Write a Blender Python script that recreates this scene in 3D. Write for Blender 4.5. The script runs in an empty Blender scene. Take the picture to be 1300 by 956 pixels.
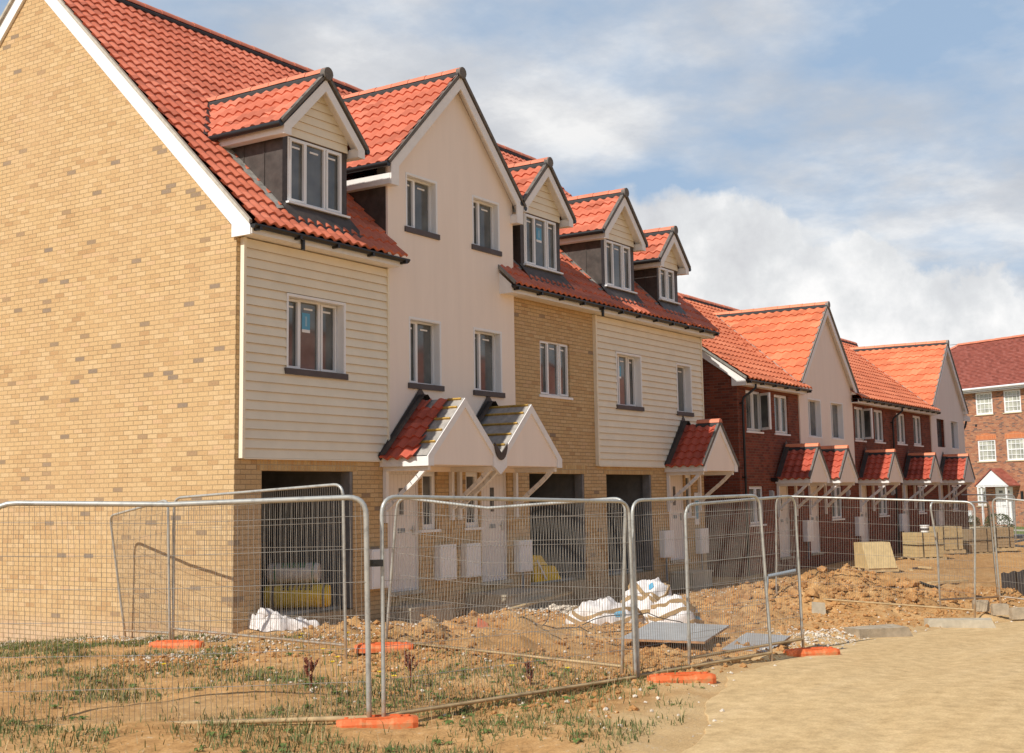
import bpy, math, random
from mathutils import Vector, Matrix, noise
from mathutils.geometry import tessellate_polygon
random.seed(7)
R = math.radians
V = Vector
scene = bpy.context.scene
COL = scene.collection

# ------------------------------------------------------------------ materials
def nt_new(name):
    m = bpy.data.materials.new(name); m.use_nodes = True
    nt = m.node_tree; nt.nodes.clear()
    o = nt.nodes.new('ShaderNodeOutputMaterial')
    b = nt.nodes.new('ShaderNodeBsdfPrincipled')
    nt.links.new(b.outputs[0], o.inputs[0])
    return m, nt, b
class NG:
    def __init__(s, nt): s.nt = nt
    def n(s, t, **k):
        x = s.nt.nodes.new(t)
        for a, v in k.items(): setattr(x, a, v)
        return x
    def l(s, a, b): s.nt.links.new(a, b)
    def val(s, inp, v):
        if hasattr(v, 'is_output') or isinstance(v, bpy.types.NodeSocket): s.l(v, inp)
        else: inp.default_value = v
    def math(s, op, a, b=0.0, c=None):
        x = s.n('ShaderNodeMath', operation=op); s.val(x.inputs[0], a); s.val(x.inputs[1], b)
        if c is not None: s.val(x.inputs[2], c)
        return x.outputs[0]
    def mix(s, f, a, b, mode='MIX'):
        x = s.n('ShaderNodeMix', data_type='RGBA', blend_type=mode)
        s.val(x.inputs[0], f); s.val(x.inputs[6], a); s.val(x.inputs[7], b); return x.outputs[2]
    def noise(s, scale, detail=4, rough=.55, vec=None, dim='3D'):
        x = s.n('ShaderNodeTexNoise'); x.noise_dimensions = dim
        x.inputs['Scale'].default_value = scale; x.inputs['Detail'].default_value = detail
        x.inputs['Roughness'].default_value = rough
        if vec is not None: s.l(vec, x.inputs['Vector'])
        return x.outputs[0]
    def ramp(s, f, stops, interp='LINEAR'):
        x = s.n('ShaderNodeValToRGB'); cr = x.color_ramp; cr.interpolation = interp
        while len(cr.elements) > 1: cr.elements.remove(cr.elements[-1])
        cr.elements[0].position = stops[0][0]; cr.elements[0].color = c4(stops[0][1])
        for p, c in stops[1:]:
            e = cr.elements.new(p); e.color = c4(c)
        s.l(f, x.inputs[0]); return x.outputs[0]
    def obj(s): return s.n('ShaderNodeTexCoord').outputs['Object']
    def sep(s, v):
        x = s.n('ShaderNodeSeparateXYZ'); s.l(v, x.inputs[0]); return x.outputs
    def comb(s, a, b, c=0.0):
        x = s.n('ShaderNodeCombineXYZ'); s.val(x.inputs[0], a); s.val(x.inputs[1], b); s.val(x.inputs[2], c); return x.outputs[0]
    def bump(s, h, strength, dist, b):
        x = s.n('ShaderNodeBump'); x.inputs['Strength'].default_value = strength; x.inputs['Distance'].default_value = dist
        s.l(h, x.inputs['Height']); s.l(x.outputs[0], b.inputs['Normal'])
def c4(c):
    if isinstance(c, (int, float)): return (c, c, c, 1)
    return (c[0], c[1], c[2], 1)
def simple(name, col, rough=.6, metal=0, var=.12, vscale=3, spec=.5, bump=0, bscale=60):
    m, nt, b = nt_new(name); g = NG(nt); o = g.obj()
    n = g.noise(vscale, 6, .6, o)
    lo = tuple(max(0, c*(1-var)) for c in col); hi = tuple(min(1, c*(1+var)) for c in col)
    g.l(g.ramp(n, [(.3, lo), (.7, hi)]), b.inputs['Base Color'])
    b.inputs['Roughness'].default_value = rough; b.inputs['Metallic'].default_value = metal
    b.inputs['Specular IOR Level'].default_value = spec
    if bump: g.bump(g.noise(bscale, 4, .6, o), bump, .01, b)
    return m
def brick(name, stops, mortar, soldier=False, bw=.225, bh=.075, mj=.011, tint=None, rough=.85, low_stain=None):
    m, nt, b = nt_new(name); g = NG(nt); o = g.obj(); x, y, z = g.sep(o)[:3]
    u = g.math('ADD', x, y)
    if soldier: u, z0 = z, u
    else: z0 = z
    vz = g.math('DIVIDE', z0, bh); row = g.math('FLOOR', vz); fv = g.math('FRACT', vz)
    off = g.math('MULTIPLY', g.math('MODULO', g.math('ABSOLUTE', row), 2.0), .5)
    uu = g.math('ADD', g.math('DIVIDE', u, bw), 0.0 if soldier else off)
    col = g.math('FLOOR', uu); fu = g.math('FRACT', uu)
    wn = g.n('ShaderNodeTexWhiteNoise', noise_dimensions='2D'); g.l(g.comb(col, row), wn.inputs['Vector'])
    c = g.ramp(wn.outputs[0], stops, 'LINEAR')
    # clusters of darker burnt bricks
    if tint:
        big = g.noise(tint[1], 3, .6, o)
        c = g.mix(g.math('MULTIPLY', g.ramp(big, [(.45, 0), (.7, 1)]), tint[2]), c, c4(tint[0]))
    if low_stain:
        zz = g.math('SUBTRACT', low_stain[1], g.math('ADD', z, g.math('MULTIPLY', g.noise(2.5, 4, .6, o), .5)))
        c = g.mix(g.ramp(zz, [(0, 0), (.5, .8)]), c, c4(low_stain[0]))
    fine = g.noise(40, 3, .6, o)
    c = g.mix(.22, c, g.ramp(fine, [(.3, .25), (.7, .9)]), 'OVERLAY')
    mv = g.math('MAXIMUM', g.math('LESS_THAN', fv, mj/bh), g.math('LESS_THAN', fu, mj/bw))
    mc = g.ramp(g.noise(1.1, 4, .6, o), [(.35, tuple(k*.8 for k in mortar)), (.65, tuple(min(1, k*1.15) for k in mortar))])
    g.l(g.mix(mv, c, mc), b.inputs['Base Color'])
    b.inputs['Roughness'].default_value = rough; b.inputs['Specular IOR Level'].default_value = .25
    h = g.math('ADD', g.math('SUBTRACT', 1.0, mv), g.math('MULTIPLY', fine, .25))
    g.bump(h, .9, .009, b)
    return m
def pantile(name, base, gauge=.33, roll=.215, dark=.6, wear=.5):
    m, nt, b = nt_new(name); g = NG(nt); o = g.obj(); x, y, z = g.sep(o)[:3]
    q = g.comb(g.math('FLOOR', g.math('DIVIDE', g.math('ADD', x, y), roll*2)), g.math('FLOOR', g.math('DIVIDE', z, gauge*.7)))
    wn = g.n('ShaderNodeTexWhiteNoise', noise_dimensions='2D'); g.l(q, wn.inputs['Vector'])
    c = g.ramp(wn.outputs[0], [(0, tuple(k*.74 for k in base)), (.25, tuple(k*.9 for k in base)), (.6, base), (1, (min(1, base[0]*1.12), base[1]*1.3, base[2]*1.4))])
    st = g.noise(7, 6, .7, o)
    c = g.mix(g.math('MULTIPLY', g.ramp(st, [(.5, 0), (.75, 1)]), .25*wear), c, (base[0]*.55, base[1]*.55, base[2]*.6, 1))
    c = g.mix(.15, c, g.ramp(g.noise(90, 3, .7, o), [(.3, .2), (.7, .9)]), 'OVERLAY')
    g.l(c, b.inputs['Base Color']); b.inputs['Roughness'].default_value = .62
    b.inputs['Specular IOR Level'].default_value = .35
    g.bump(g.noise(60, 4, .6, o), .25, .004, b)
    return m
M = {}
M['brickA'] = brick('buff_brick', [(0, (.25,.19,.14)), (.012, (.30,.21,.13)), (.020, (.44,.27,.13)), (.06, (.50,.325,.16)), (.3, (.54,.362,.182)),
      (.7, (.56,.382,.195)), (.93, (.595,.42,.23)), (1, (.56,.365,.20))], (.37,.26,.14), tint=((.52,.35,.20), .7, .3), low_stain=((.56,.40,.27), .45))
M['soldA'] = brick('buff_soldier_brick', [(0, (.50,.30,.13)), (.4, (.52,.34,.15)), (1, (.60,.42,.20))], (.42,.33,.21), soldier=True)
M['brickB'] = brick('dark_red_brick', [(0, (.13,.035,.022)), (.5, (.20,.052,.030)), (.9, (.25,.068,.038)), (1, (.15,.045,.035))], (.20,.13,.095), tint=((.16,.05,.03), .5, .4))
M['brickC'] = brick('multi_red_brick', [(0, (.16,.10,.08)), (.14, (.22,.11,.08)), (.2, (.34,.13,.07)), (.6, (.40,.165,.09)), (.85, (.46,.22,.12)), (1, (.28,.13,.08))], (.44,.34,.25))
M['soldC'] = brick('orange_arch_brick', [(0, (.55,.16,.06)), (1, (.68,.22,.08))], (.55,.42,.32), soldier=True)
M['tileA'] = pantile('orange_red_pantile', (.60,.165,.092))
M['tileB'] = pantile('orange_pantile', (.70,.20,.092))
M['tileP'] = pantile('dark_red_porch_tile', (.50,.10,.058))
M['tileC'] = pantile('plain_red_tile', (.33,.10,.07), gauge=.15, roll=.1)
M['ridge'] = simple('ridge_clay', (.66,.215,.12), .6, var=.12, vscale=4)
M['ridgeB'] = simple('ridge_clay_orange', (.76,.25,.125), .6, var=.12, vscale=4)
M['seal'] = simple('dark_ridge_seal', (.035,.032,.032), .7)
M['vdark'] = simple('dark_verge_mortar', (.15,.135,.12), .85, var=.25, vscale=12, bump=.4)
M['verge'] = simple('grey_verge_mortar', (.24,.225,.20), .9, var=.25, vscale=12, bump=.4)
M['mortar'] = simple('pale_mortar', (.46,.43,.37), .9, var=.2, vscale=10, bump=.4)
M['white'] = simple('white_upvc', (.84,.84,.84), .35, var=.03)
M['offwhite'] = simple('white_painted_timber', (.82,.80,.78), .55, var=.05, vscale=6)
M['black'] = simple('black_plastic', (.016,.015,.015), .35)
M['lead'] = simple('lead_sheet', (.075,.062,.055), .5, metal=.25, var=.35, vscale=5, bump=.15, bscale=25)
M['leadpale'] = simple('pale_oxidised_lead', (.33,.31,.28), .6, metal=.2, var=.4, vscale=9)
M['slate'] = simple('slate_sill', (.085,.068,.066), .6, var=.2)
M['clad'] = simple('cream_weatherboard', (.84,.76,.60), .6, var=.05, vscale=2.5, bump=.08, bscale=30)
M['cladlapshade'] = simple('weatherboard_lap_shade', (.40,.30,.20), .8, var=.1)  # shade under each board lap, painted as a darker lip colour
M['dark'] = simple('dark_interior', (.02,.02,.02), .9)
M['block'] = simple('grey_blockwork', (.19,.185,.18), .9, var=.2, vscale=6)
M['concrete'] = simple('concrete', (.40,.37,.32), .9, var=.2, vscale=5, bump=.3)
M['sandstone'] = simple('sandy_concrete_slab', (.46,.40,.30), .9, var=.2, vscale=6, bump=.4)
M['buffsill'] = simple('buff_stone_sill', (.68,.58,.38), .8, var=.06)
M['timber'] = simple('raw_timber', (.52,.38,.20), .8, var=.25, vscale=8)
M['batten'] = simple('treated_batten', (.46,.28,.06), .75, var=.3, vscale=14)
M['felt'] = simple('grey_roof_felt', (.36,.33,.30), .9, var=.25, vscale=9)
M['orange'] = simple('orange_plastic', (.85,.17,.035), .5, var=.15, vscale=9)
def dirty_orange():
    m, nt, b = nt_new('scuffed_orange_plastic'); g = NG(nt); o = g.obj(); x, y, z = g.sep(o)[:3]
    n = g.noise(11, 7, .7, o); f = g.math('ADD', n, g.math('MULTIPLY', z, -1.4))
    c = g.ramp(n, [(.3, (.60,.12,.03)), (.6, (.78,.17,.045))])
    g.l(g.mix(g.ramp(f, [(.40, 0), (.56, .8)]), c, (.46,.27,.12,1)), b.inputs['Base Color']); b.inputs['Roughness'].default_value = .7
    return m
M['orange'] = dirty_orange()
M['whiteplastic'] = simple('white_plastic', (.80,.80,.80), .35, var=.04)
M['blueplastic'] = simple('blue_plastic', (.03,.13,.40), .4)
M['bluepipe'] = simple('grey_pipe', (.22,.26,.30), .4)
M['blackhose'] = simple('black_hose', (.03,.028,.026), .6)
M['rust'] = simple('red_brown_stalk', (.17,.045,.022), .8, var=.4, vscale=12)
M['packing'] = simple('buff_block_packing', (.54,.40,.20), .75, var=.14, vscale=7, bump=.2)
M['packdark'] = simple('dark_brown_block_pack', (.36,.26,.15), .8, var=.3, vscale=14)  # darker brown colour for the far packs and garage thresholds
M['wool'] = simple('yellow_insulation', (.85,.52,.04), .85, var=.25, vscale=16, bump=.5)
M['rollgrey'] = simple('clear_wrapped_roll', (.62,.55,.48), .4, var=.2, vscale=9)
M['green'] = simple('green_print', (.03,.16,.07), .5)
M['sticker'] = simple('blue_sticker', (.10,.34,.52), .5)
M['hedge'] = simple('hedge_leaf', (.07,.09,.025), .8, var=.5, vscale=30)
M['lamp'] = simple('lamp_casing', (.45,.45,.45), .5)
M['grey_board'] = simple('grey_faced_board', (.40,.40,.39), .55, var=.12, vscale=5)
M['boardedge'] = simple('plywood_edge', (.40,.21,.10), .8, var=.3, vscale=20)
M['silt'] = simple('dark_plastic_barrier', (.055,.055,.06), .5, var=.3, vscale=6)
M['stone'] = simple('grey_kerbstone', (.42,.34,.24), .9, var=.25, vscale=7, bump=.5)
M['redbrickbit'] = simple('loose_red_brick', (.55,.17,.09), .85, var=.2, vscale=15)
M['twine'] = simple('pale_blue_twine', (.30,.48,.60), .6)

def render_wall(name, col):
    m, nt, b = nt_new(name); g = NG(nt); o = g.obj()
    mp = g.n('ShaderNodeMapping'); mp.inputs['Scale'].default_value = (1.6, 1.6, .18); g.l(o, mp.inputs[0])
    n = g.noise(2.2, 6, .65, mp.outputs[0]); n2 = g.noise(.6, 3, .5, o)
    c = g.ramp(n, [(.3, tuple(k*.955 for k in col)), (.7, tuple(k*1.03 for k in col))])
    c = g.mix(g.math('MULTIPLY', n2, .35), c, (col[0]*.98, col[1]*.88, col[2]*.82, 1))
    g.l(c, b.inputs['Base Color']); b.inputs['Roughness'].default_value = .9; b.inputs['Specular IOR Level'].default_value = .2
    g.bump(g.noise(120, 3, .6, o), .2, .003, b)
    return m
M['render'] = render_wall('cream_render', (.90,.80,.71))
M['renderB'] = render_wall('grey_cream_render', (.87,.78,.70))
def steel(name, col, rough=.42):
    m, nt, b = nt_new(name); g = NG(nt); o = g.obj()
    n = g.noise(9, 6, .7, o)
    c = g.ramp(n, [(.3, tuple(k*.62 for k in col)), (.5, col), (.8, (col[0]*1.15, col[1]*1.12, col[2]*1.05))])
    z = g.sep(o)[2]; dirt = g.math('SUBTRACT', g.math('MULTIPLY', g.noise(14, 6, .7, o), 1.6), g.math('MULTIPLY', z, 1.1))
    c = g.mix(g.ramp(dirt, [(.35, 0), (.75, .85)]), c, (.40,.25,.12,1))
    rs = g.noise(23, 5, .7, o); c = g.mix(g.ramp(rs, [(.64, 0), (.72, .6)]), c, (.22,.10,.045,1))
    g.l(c, b.inputs['Base Color'])
    b.inputs['Metallic'].default_value = .4; b.inputs['Roughness'].default_value = rough
    return m
M['galv'] = steel('galvanised_steel', (.47,.47,.44))
M['wire'] = steel('galvanised_wire', (.42,.40,.36), .5)
M['mudrail'] = simple('mud_splashed_rail', (.44,.31,.16), .8, var=.35, vscale=6)
def glass(name, base=(.018,.021,.024), rough=.04):
    m, nt, b = nt_new(name); g = NG(nt); o = g.obj()
    g.l(g.ramp(g.noise(1.6, 3, .5, o), [(.3, tuple(k*.6 for k in base)), (.7, tuple(k*1.8 for k in base))]), b.inputs['Base Color'])
    b.inputs['Roughness'].default_value = rough; b.inputs['Specular IOR Level'].default_value = .8; b.inputs['IOR'].default_value = 1.5
    g.bump(g.noise(.9, 2, .5, o), .12, .05, b)
    return m
M['glass'] = glass('window_glass', (.10,.104,.10))
M['glassC'] = glass('curtained_glass', (.33,.33,.27), .12)
def door_mat():
    m, nt, b = nt_new('white_door'); g = NG(nt); o = g.obj(); x, y, z = g.sep(o)[:3]
    u = g.math('FRACT', g.math('DIVIDE', g.math('ADD', x, y), .11))
    gr = g.math('LESS_THAN', u, .07)
    g.l(g.mix(gr, (.78,.735,.70,1), (.52,.48,.45,1)), b.inputs['Base Color']); b.inputs['Roughness'].default_value = .5
    return m
M['door'] = door_mat()
def soil_mat(name, a, bcol, ccol, road=False):
    m, nt, b = nt_new(name); g = NG(nt); o = g.obj()
    n1 = g.noise(.55, 8, .62, o)
    if road:
        mp = g.n('ShaderNodeMapping'); mp.inputs['Rotation'].default_value = (0, 0, R(14)); mp.inputs['Scale'].default_value = (.25, 2.2, 1); g.l(o, mp.inputs[0]); n1 = g.noise(1.1, 7, .6, mp.outputs[0])
    n2 = g.noise(6, 8, .7, o); n3 = g.noise(45, 5, .7, o)
    c = g.ramp(n1, [(.32, a), (.52, bcol), (.72, ccol)])
    c = g.mix(.55, c, g.ramp(n2, [(.3, tuple(k*.55 for k in a)), (.55, bcol), (.78, tuple(min(1, k*1.25) for k in ccol))]))
    vor = g.n('ShaderNodeTexVoronoi'); vor.inputs['Scale'].default_value = 17; g.l(o, vor.inputs['Vector'])
    if not road:
        sa = g.n('ShaderNodeAttribute'); sa.attribute_name = 'sandiness'
        sc = g.ramp(g.noise(1.1, 7, .6, o), [(.35, (.52,.345,.165)), (.65, (.64,.455,.24))])
        c = g.mix(g.math('MULTIPLY', sa.outputs['Fac'], .85), c, sc)
        st = g.math('LESS_THAN', vor.outputs['Distance'], .22)
        msk = g.math('MULTIPLY', st, g.ramp(n2, [(.48, 0), (.58, 1)]))
        c = g.mix(g.math('MULTIPLY', msk, .7), c, (.58,.47,.34,1))
    c = g.mix(.3, c, g.ramp(n3, [(.3, .2), (.7, .85)]), 'OVERLAY')
    g.l(c, b.inputs['Base Color']); b.inputs['Roughness'].default_value = .95; b.inputs['Specular IOR Level'].default_value = .15
    h = g.math('ADD', g.math('MULTIPLY', n2, .6), g.math('MULTIPLY', n3, .5))
    g.bump(h, .8 if not road else .22, .03 if not road else .008, b)
    return m
M['soil'] = soil_mat('orange_clay_soil', (.37,.18,.062), (.55,.31,.125), (.65,.44,.225))
M['clod'] = soil_mat('clay_clods', (.32,.14,.045), (.50,.26,.10), (.60,.37,.17))
M['heap'] = soil_mat('heaped_clay', (.30,.15,.06), (.50,.29,.12), (.6,.4,.2))
M['roadsand'] = soil_mat('sandy_road', (.56,.375,.18), (.63,.44,.225), (.69,.50,.28), road=True)
M['asphalt'] = simple('asphalt', (.055,.053,.05), .9, var=.25, vscale=3, bump=.3)
M['paving'] = simple('pale_path', (.56,.48,.34), .9, var=.1)
M['lawn'] = simple('lawn', (.13,.17,.045), .95, var=.35, vscale=10, bump=.5)
M['stonechip'] = simple('pale_stone_chips', (.60,.52,.42), .9, var=.3, vscale=2.5)
def leafmat(name, a, b_):
    m, nt, b = nt_new(name); g = NG(nt); o = g.obj()
    g.l(g.ramp(g.noise(3.5, 4, .7, o), [(.3, a), (.55, b_), (.75, (.30,.25,.10))]), b.inputs['Base Color'])
    b.inputs['Roughness'].default_value = .75; b.inputs['Specular IOR Level'].default_value = .2
    return m
M['grass'] = leafmat('rough_grass', (.055,.075,.022), (.15,.165,.06))
M['straw'] = simple('dry_straw', (.50,.38,.20), .9, var=.35, vscale=5)
M['leaf'] = leafmat('weed_leaf', (.06,.10,.02), (.12,.17,.045))
M['flower'] = simple('yellow_petals', (.85,.62,.02), .7)
def bagmat():
    m, nt, b = nt_new('white_woven_bag'); g = NG(nt); o = g.obj()
    c = g.ramp(g.noise(5, 5, .6, o), [(.3, (.60,.54,.50)), (.55, (.78,.74,.72)), (.8, (.84,.80,.78))])
    g.l(c, b.inputs['Base Color']); b.inputs['Roughness'].default_value = .6
    g.bump(g.noise(7, 4, .6, o), .4, .03, b)
    return m
M['bag'] = bagmat()
M['webbing'] = simple('tan_webbing', (.42,.28,.14), .8, var=.2)

# ------------------------------------------------------------------ mesh builder
OFF = V((0, 0, 0))
class MB:
    def __init__(s): s.v = []; s.f = []; s.m = []; s.cur = 0; s.sm = []
    def add(s, vs, fs, smooth=False):
        b = len(s.v); s.v.extend([tuple(p) for p in vs])
        for f in fs: s.f.append([b+i for i in f]); s.m.append(s.cur); s.sm.append(smooth)
    def box(s, a, b):
        x0, y0, z0 = a; x1, y1, z1 = b
        s.hexa([(x0,y0,z0),(x1,y0,z0),(x1,y1,z0),(x0,y1,z0),(x0,y0,z1),(x1,y0,z1),(x1,y1,z1),(x0,y1,z1)])
    def hexa(s, p):
        s.add(p, [(0,3,2,1),(4,5,6,7),(0,1,5,4),(1,2,6,5),(2,3,7,6),(3,0,4,7)])
    def fbox(s, F, u0, u1, v0, v1, w0, w1):
        s.hexa([F(u0,v0,w1),F(u1,v0,w1),F(u1,v0,w0),F(u0,v0,w0),F(u0,v1,w1),F(u1,v1,w1),F(u1,v1,w0),F(u0,v1,w0)])
    def beam(s, a, b, w, h, up=(0,0,1)):
        a = V(a); b = V(b); d = (b-a).normalized(); u = V(up)
        if abs(d.dot(u)) > .95: u = V((0,1,0))
        sx = d.cross(u).normalized()*w/2; sy = sx.cross(d).normalized()*h/2
        s.hexa([a-sx-sy, a+sx-sy, a+sx+sy, a-sx+sy, b-sx-sy, b+sx-sy, b+sx+sy, b-sx+sy])
    def plate(s, F, outer, holes, w0, w1, sides=True):
        """flat plate with holes: front at w1, back at w0"""
        loops = [outer]+list(holes); pts = [p for L in loops for p in L]
        tris = tessellate_polygon([[V((p[0], p[1], 0)) for p in L] for L in loops])
        b = len(s.v)
        s.add([F(p[0], p[1], w1) for p in pts], tris)
        s.add([F(p[0], p[1], w0) for p in pts], [t[::-1] for t in tris])
        if sides:
            for L in loops:
                n = len(L)
                for i in range(n):
                    p, q = L[i], L[(i+1) % n]
                    s.add([F(p[0],p[1],w1),F(q[0],q[1],w1),F(q[0],q[1],w0),F(p[0],p[1],w0)], [(0,1,2,3)])
    def tube(s, pts, r, n=8, smooth=True, caps=True, closed=False):
        pts = [V(p) for p in pts]; rings = []; prev = None; L = len(pts)
        vs = []
        for i, p in enumerate(pts):
            if closed: t = (pts[(i+1) % L]-pts[i-1])
            elif i == 0: t = pts[1]-p
            elif i == L-1: t = p-pts[i-1]
            else: t = (pts[i+1]-p).normalized()+(p-pts[i-1]).normalized()
            t.normalize()
            if prev is None:
                a = V((0,0,1)) if abs(t.z) < .9 else V((1,0,0))
                nn = t.cross(a).normalized()
            else: nn = (prev - t*prev.dot(t)).normalized()
            prev = nn; bb = t.cross(nn); rr = r[i] if isinstance(r, (list, tuple)) else r
            for k in range(n):
                an = 2*math.pi*k/n; vs.append(p+nn*math.cos(an)*rr+bb*math.sin(an)*rr)
        fs = []
        for i in range(L if closed else L-1):
            j = (i+1) % L
            for k in range(n):
                fs.append((i*n+k, i*n+(k+1) % n, j*n+(k+1) % n, j*n+k))
        s.add(vs, fs, smooth)
        if caps and not closed:
            s.add(vs[:n], [tuple(range(n))[::-1]]); s.add(vs[-n:], [tuple(range(n))])
    def build(s, name, mats, parent=None):
        me = bpy.data.meshes.new(name)
        if OFF.length > 0: vs = [(p[0]-OFF.x, p[1]-OFF.y, p[2]-OFF.z) for p in s.v]
        else: vs = s.v
        me.from_pydata(vs, [], s.f)
        if not isinstance(mats, (list, tuple)): mats = [mats]
        for m in mats: me.materials.append(M[m])
        me.polygons.foreach_set('material_index', s.m)
        me.polygons.foreach_set('use_smooth', s.sm)
        me.update()
        o = bpy.data.objects.new(name, me); COL.objects.link(o)
        if parent is not None: o.parent = parent
        return o
def tag(o, label, cat, group=None):
    o['label'] = label; o['category'] = cat
    if group: o['group'] = group
    return o
def thing(name, label, cat, loc=(0,0,0), rz=0, group=None):
    o = bpy.data.objects.new(name, None); COL.objects.link(o); o.location = loc; o.rotation_euler.z = rz
    o.empty_display_size = .3
    return tag(o, label, cat, group)
def struct(o, kind='structure'):
    o['kind'] = kind; return o
def copy_tree(o, parent=None):
    c = o.copy(); COL.objects.link(c); c.parent = parent
    for ch in list(o.children): copy_tree(ch, c)
    return c
def rot_to_world(mb, loc, rz):       # local verts -> world, for single-mesh things origin handling
    pass
def frame(O, U, Vv, W):
    O = V(O); U = V(U); Vv = V(Vv); W = V(W)
    return lambda u, v, w=0: O+U*u+Vv*v+W*w
FRONT = frame((0,0,0), (1,0,0), (0,0,1), (0,-1,0))
def rect(u0, u1, v0, v1): return [(u0,v0),(u1,v0),(u1,v1),(u0,v1)]

def tiles(mb, O, U, S, N, ulen, slen, roll=.215, gauge=.33, amp=.046, t=.040, rng=None, ss=6, phase=0.):
    O = V(O); U = V(U); S = V(S).normalized(); N = V(N).normalized()
    nr = max(1, round(slen/gauge)); gauge = slen/nr
    def prof(u):
        f = ((u+phase)/roll) % 1.0
        return amp*(.5+.5*math.cos(2*math.pi*f))**.75*(1 if f < .5 else .93)
    du = roll/ss
    for j in range(nr):
        s0 = j*gauge-.02; s1 = (j+1)*gauge+.035 if j < nr-1 else slen
        rr = rng(j, nr) if rng else [(0, ulen)]
        for (a, b) in rr:
            n = max(2, int(round((b-a)/du))); vs = []; lip = []
            for i in range(n+1):
                u = a+(b-a)*i/n; p = prof(u)
                jt = (noise.noise(V((math.floor((u+phase)/roll)*3.1+O.x, j*5.7, 2.2)))*.006)
                sc = .012*math.cos(2*math.pi*((u+phase)/roll))
                top = O+U*u+S*(s0+sc)+N*(p+t+jt)
                vs.append(top); vs.append(O+U*u+S*s1+N*(p+.002))
                lip.append(top); lip.append(O+U*u+S*(s0+sc)+N*(p+t+jt-.046))
            fs = [(2*i, 2*i+2, 2*i+3, 2*i+1) for i in range(n)]
            mb.add(vs, fs, True); mb.add(lip, [(2*i, 2*i+1, 2*i+3, 2*i+2) for i in range(n)])
def ridge_line(mb, a, b, r=.105, seg=.42, seal=True, squash=1):
    """half round ridge tiles with a dark seal below; material 0 clay 1 seal"""
    a = V(a); b = V(b); L = (b-a).length; d = (b-a)/L; n = max(1, round(L/seg)); up = V((0,0,1)); side = d.cross(up).normalized()
    for i in range(n):
        p = a+d*(L*i/n); q = a+d*(L*(i+1)/n-.006); vs = []
        dz = random.uniform(-.004, .004)
        for (c, rr) in ((p, r*1.03), (q, r*.98)):
            for k in range(9):
                an = math.pi*k/8; vs.append(c+side*math.cos(an)*rr+up*(math.sin(an)*rr*squash+dz))
        mb.cur = 0
        mb.add(vs, [(k, k+1, k+10, k+9) for k in range(8)], True)
        mb.add(vs[:9], [tuple(range(9))]); mb.add(vs[9:], [tuple(range(9))[::-1]])
    if seal:
        mb.cur = 1
        for sg in (1, -1):
            s0 = side*sg*r*.9; s1 = side*sg*(r+.018)
            mb.hexa([a+s0-up*.01, b+s0-up*.01, b+s1-up*.05, a+s1-up*.05, a+s0-up*.09, b+s0-up*.09, b+s1-up*.1, a+s1-up*.1])
        mb.cur = 0

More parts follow.
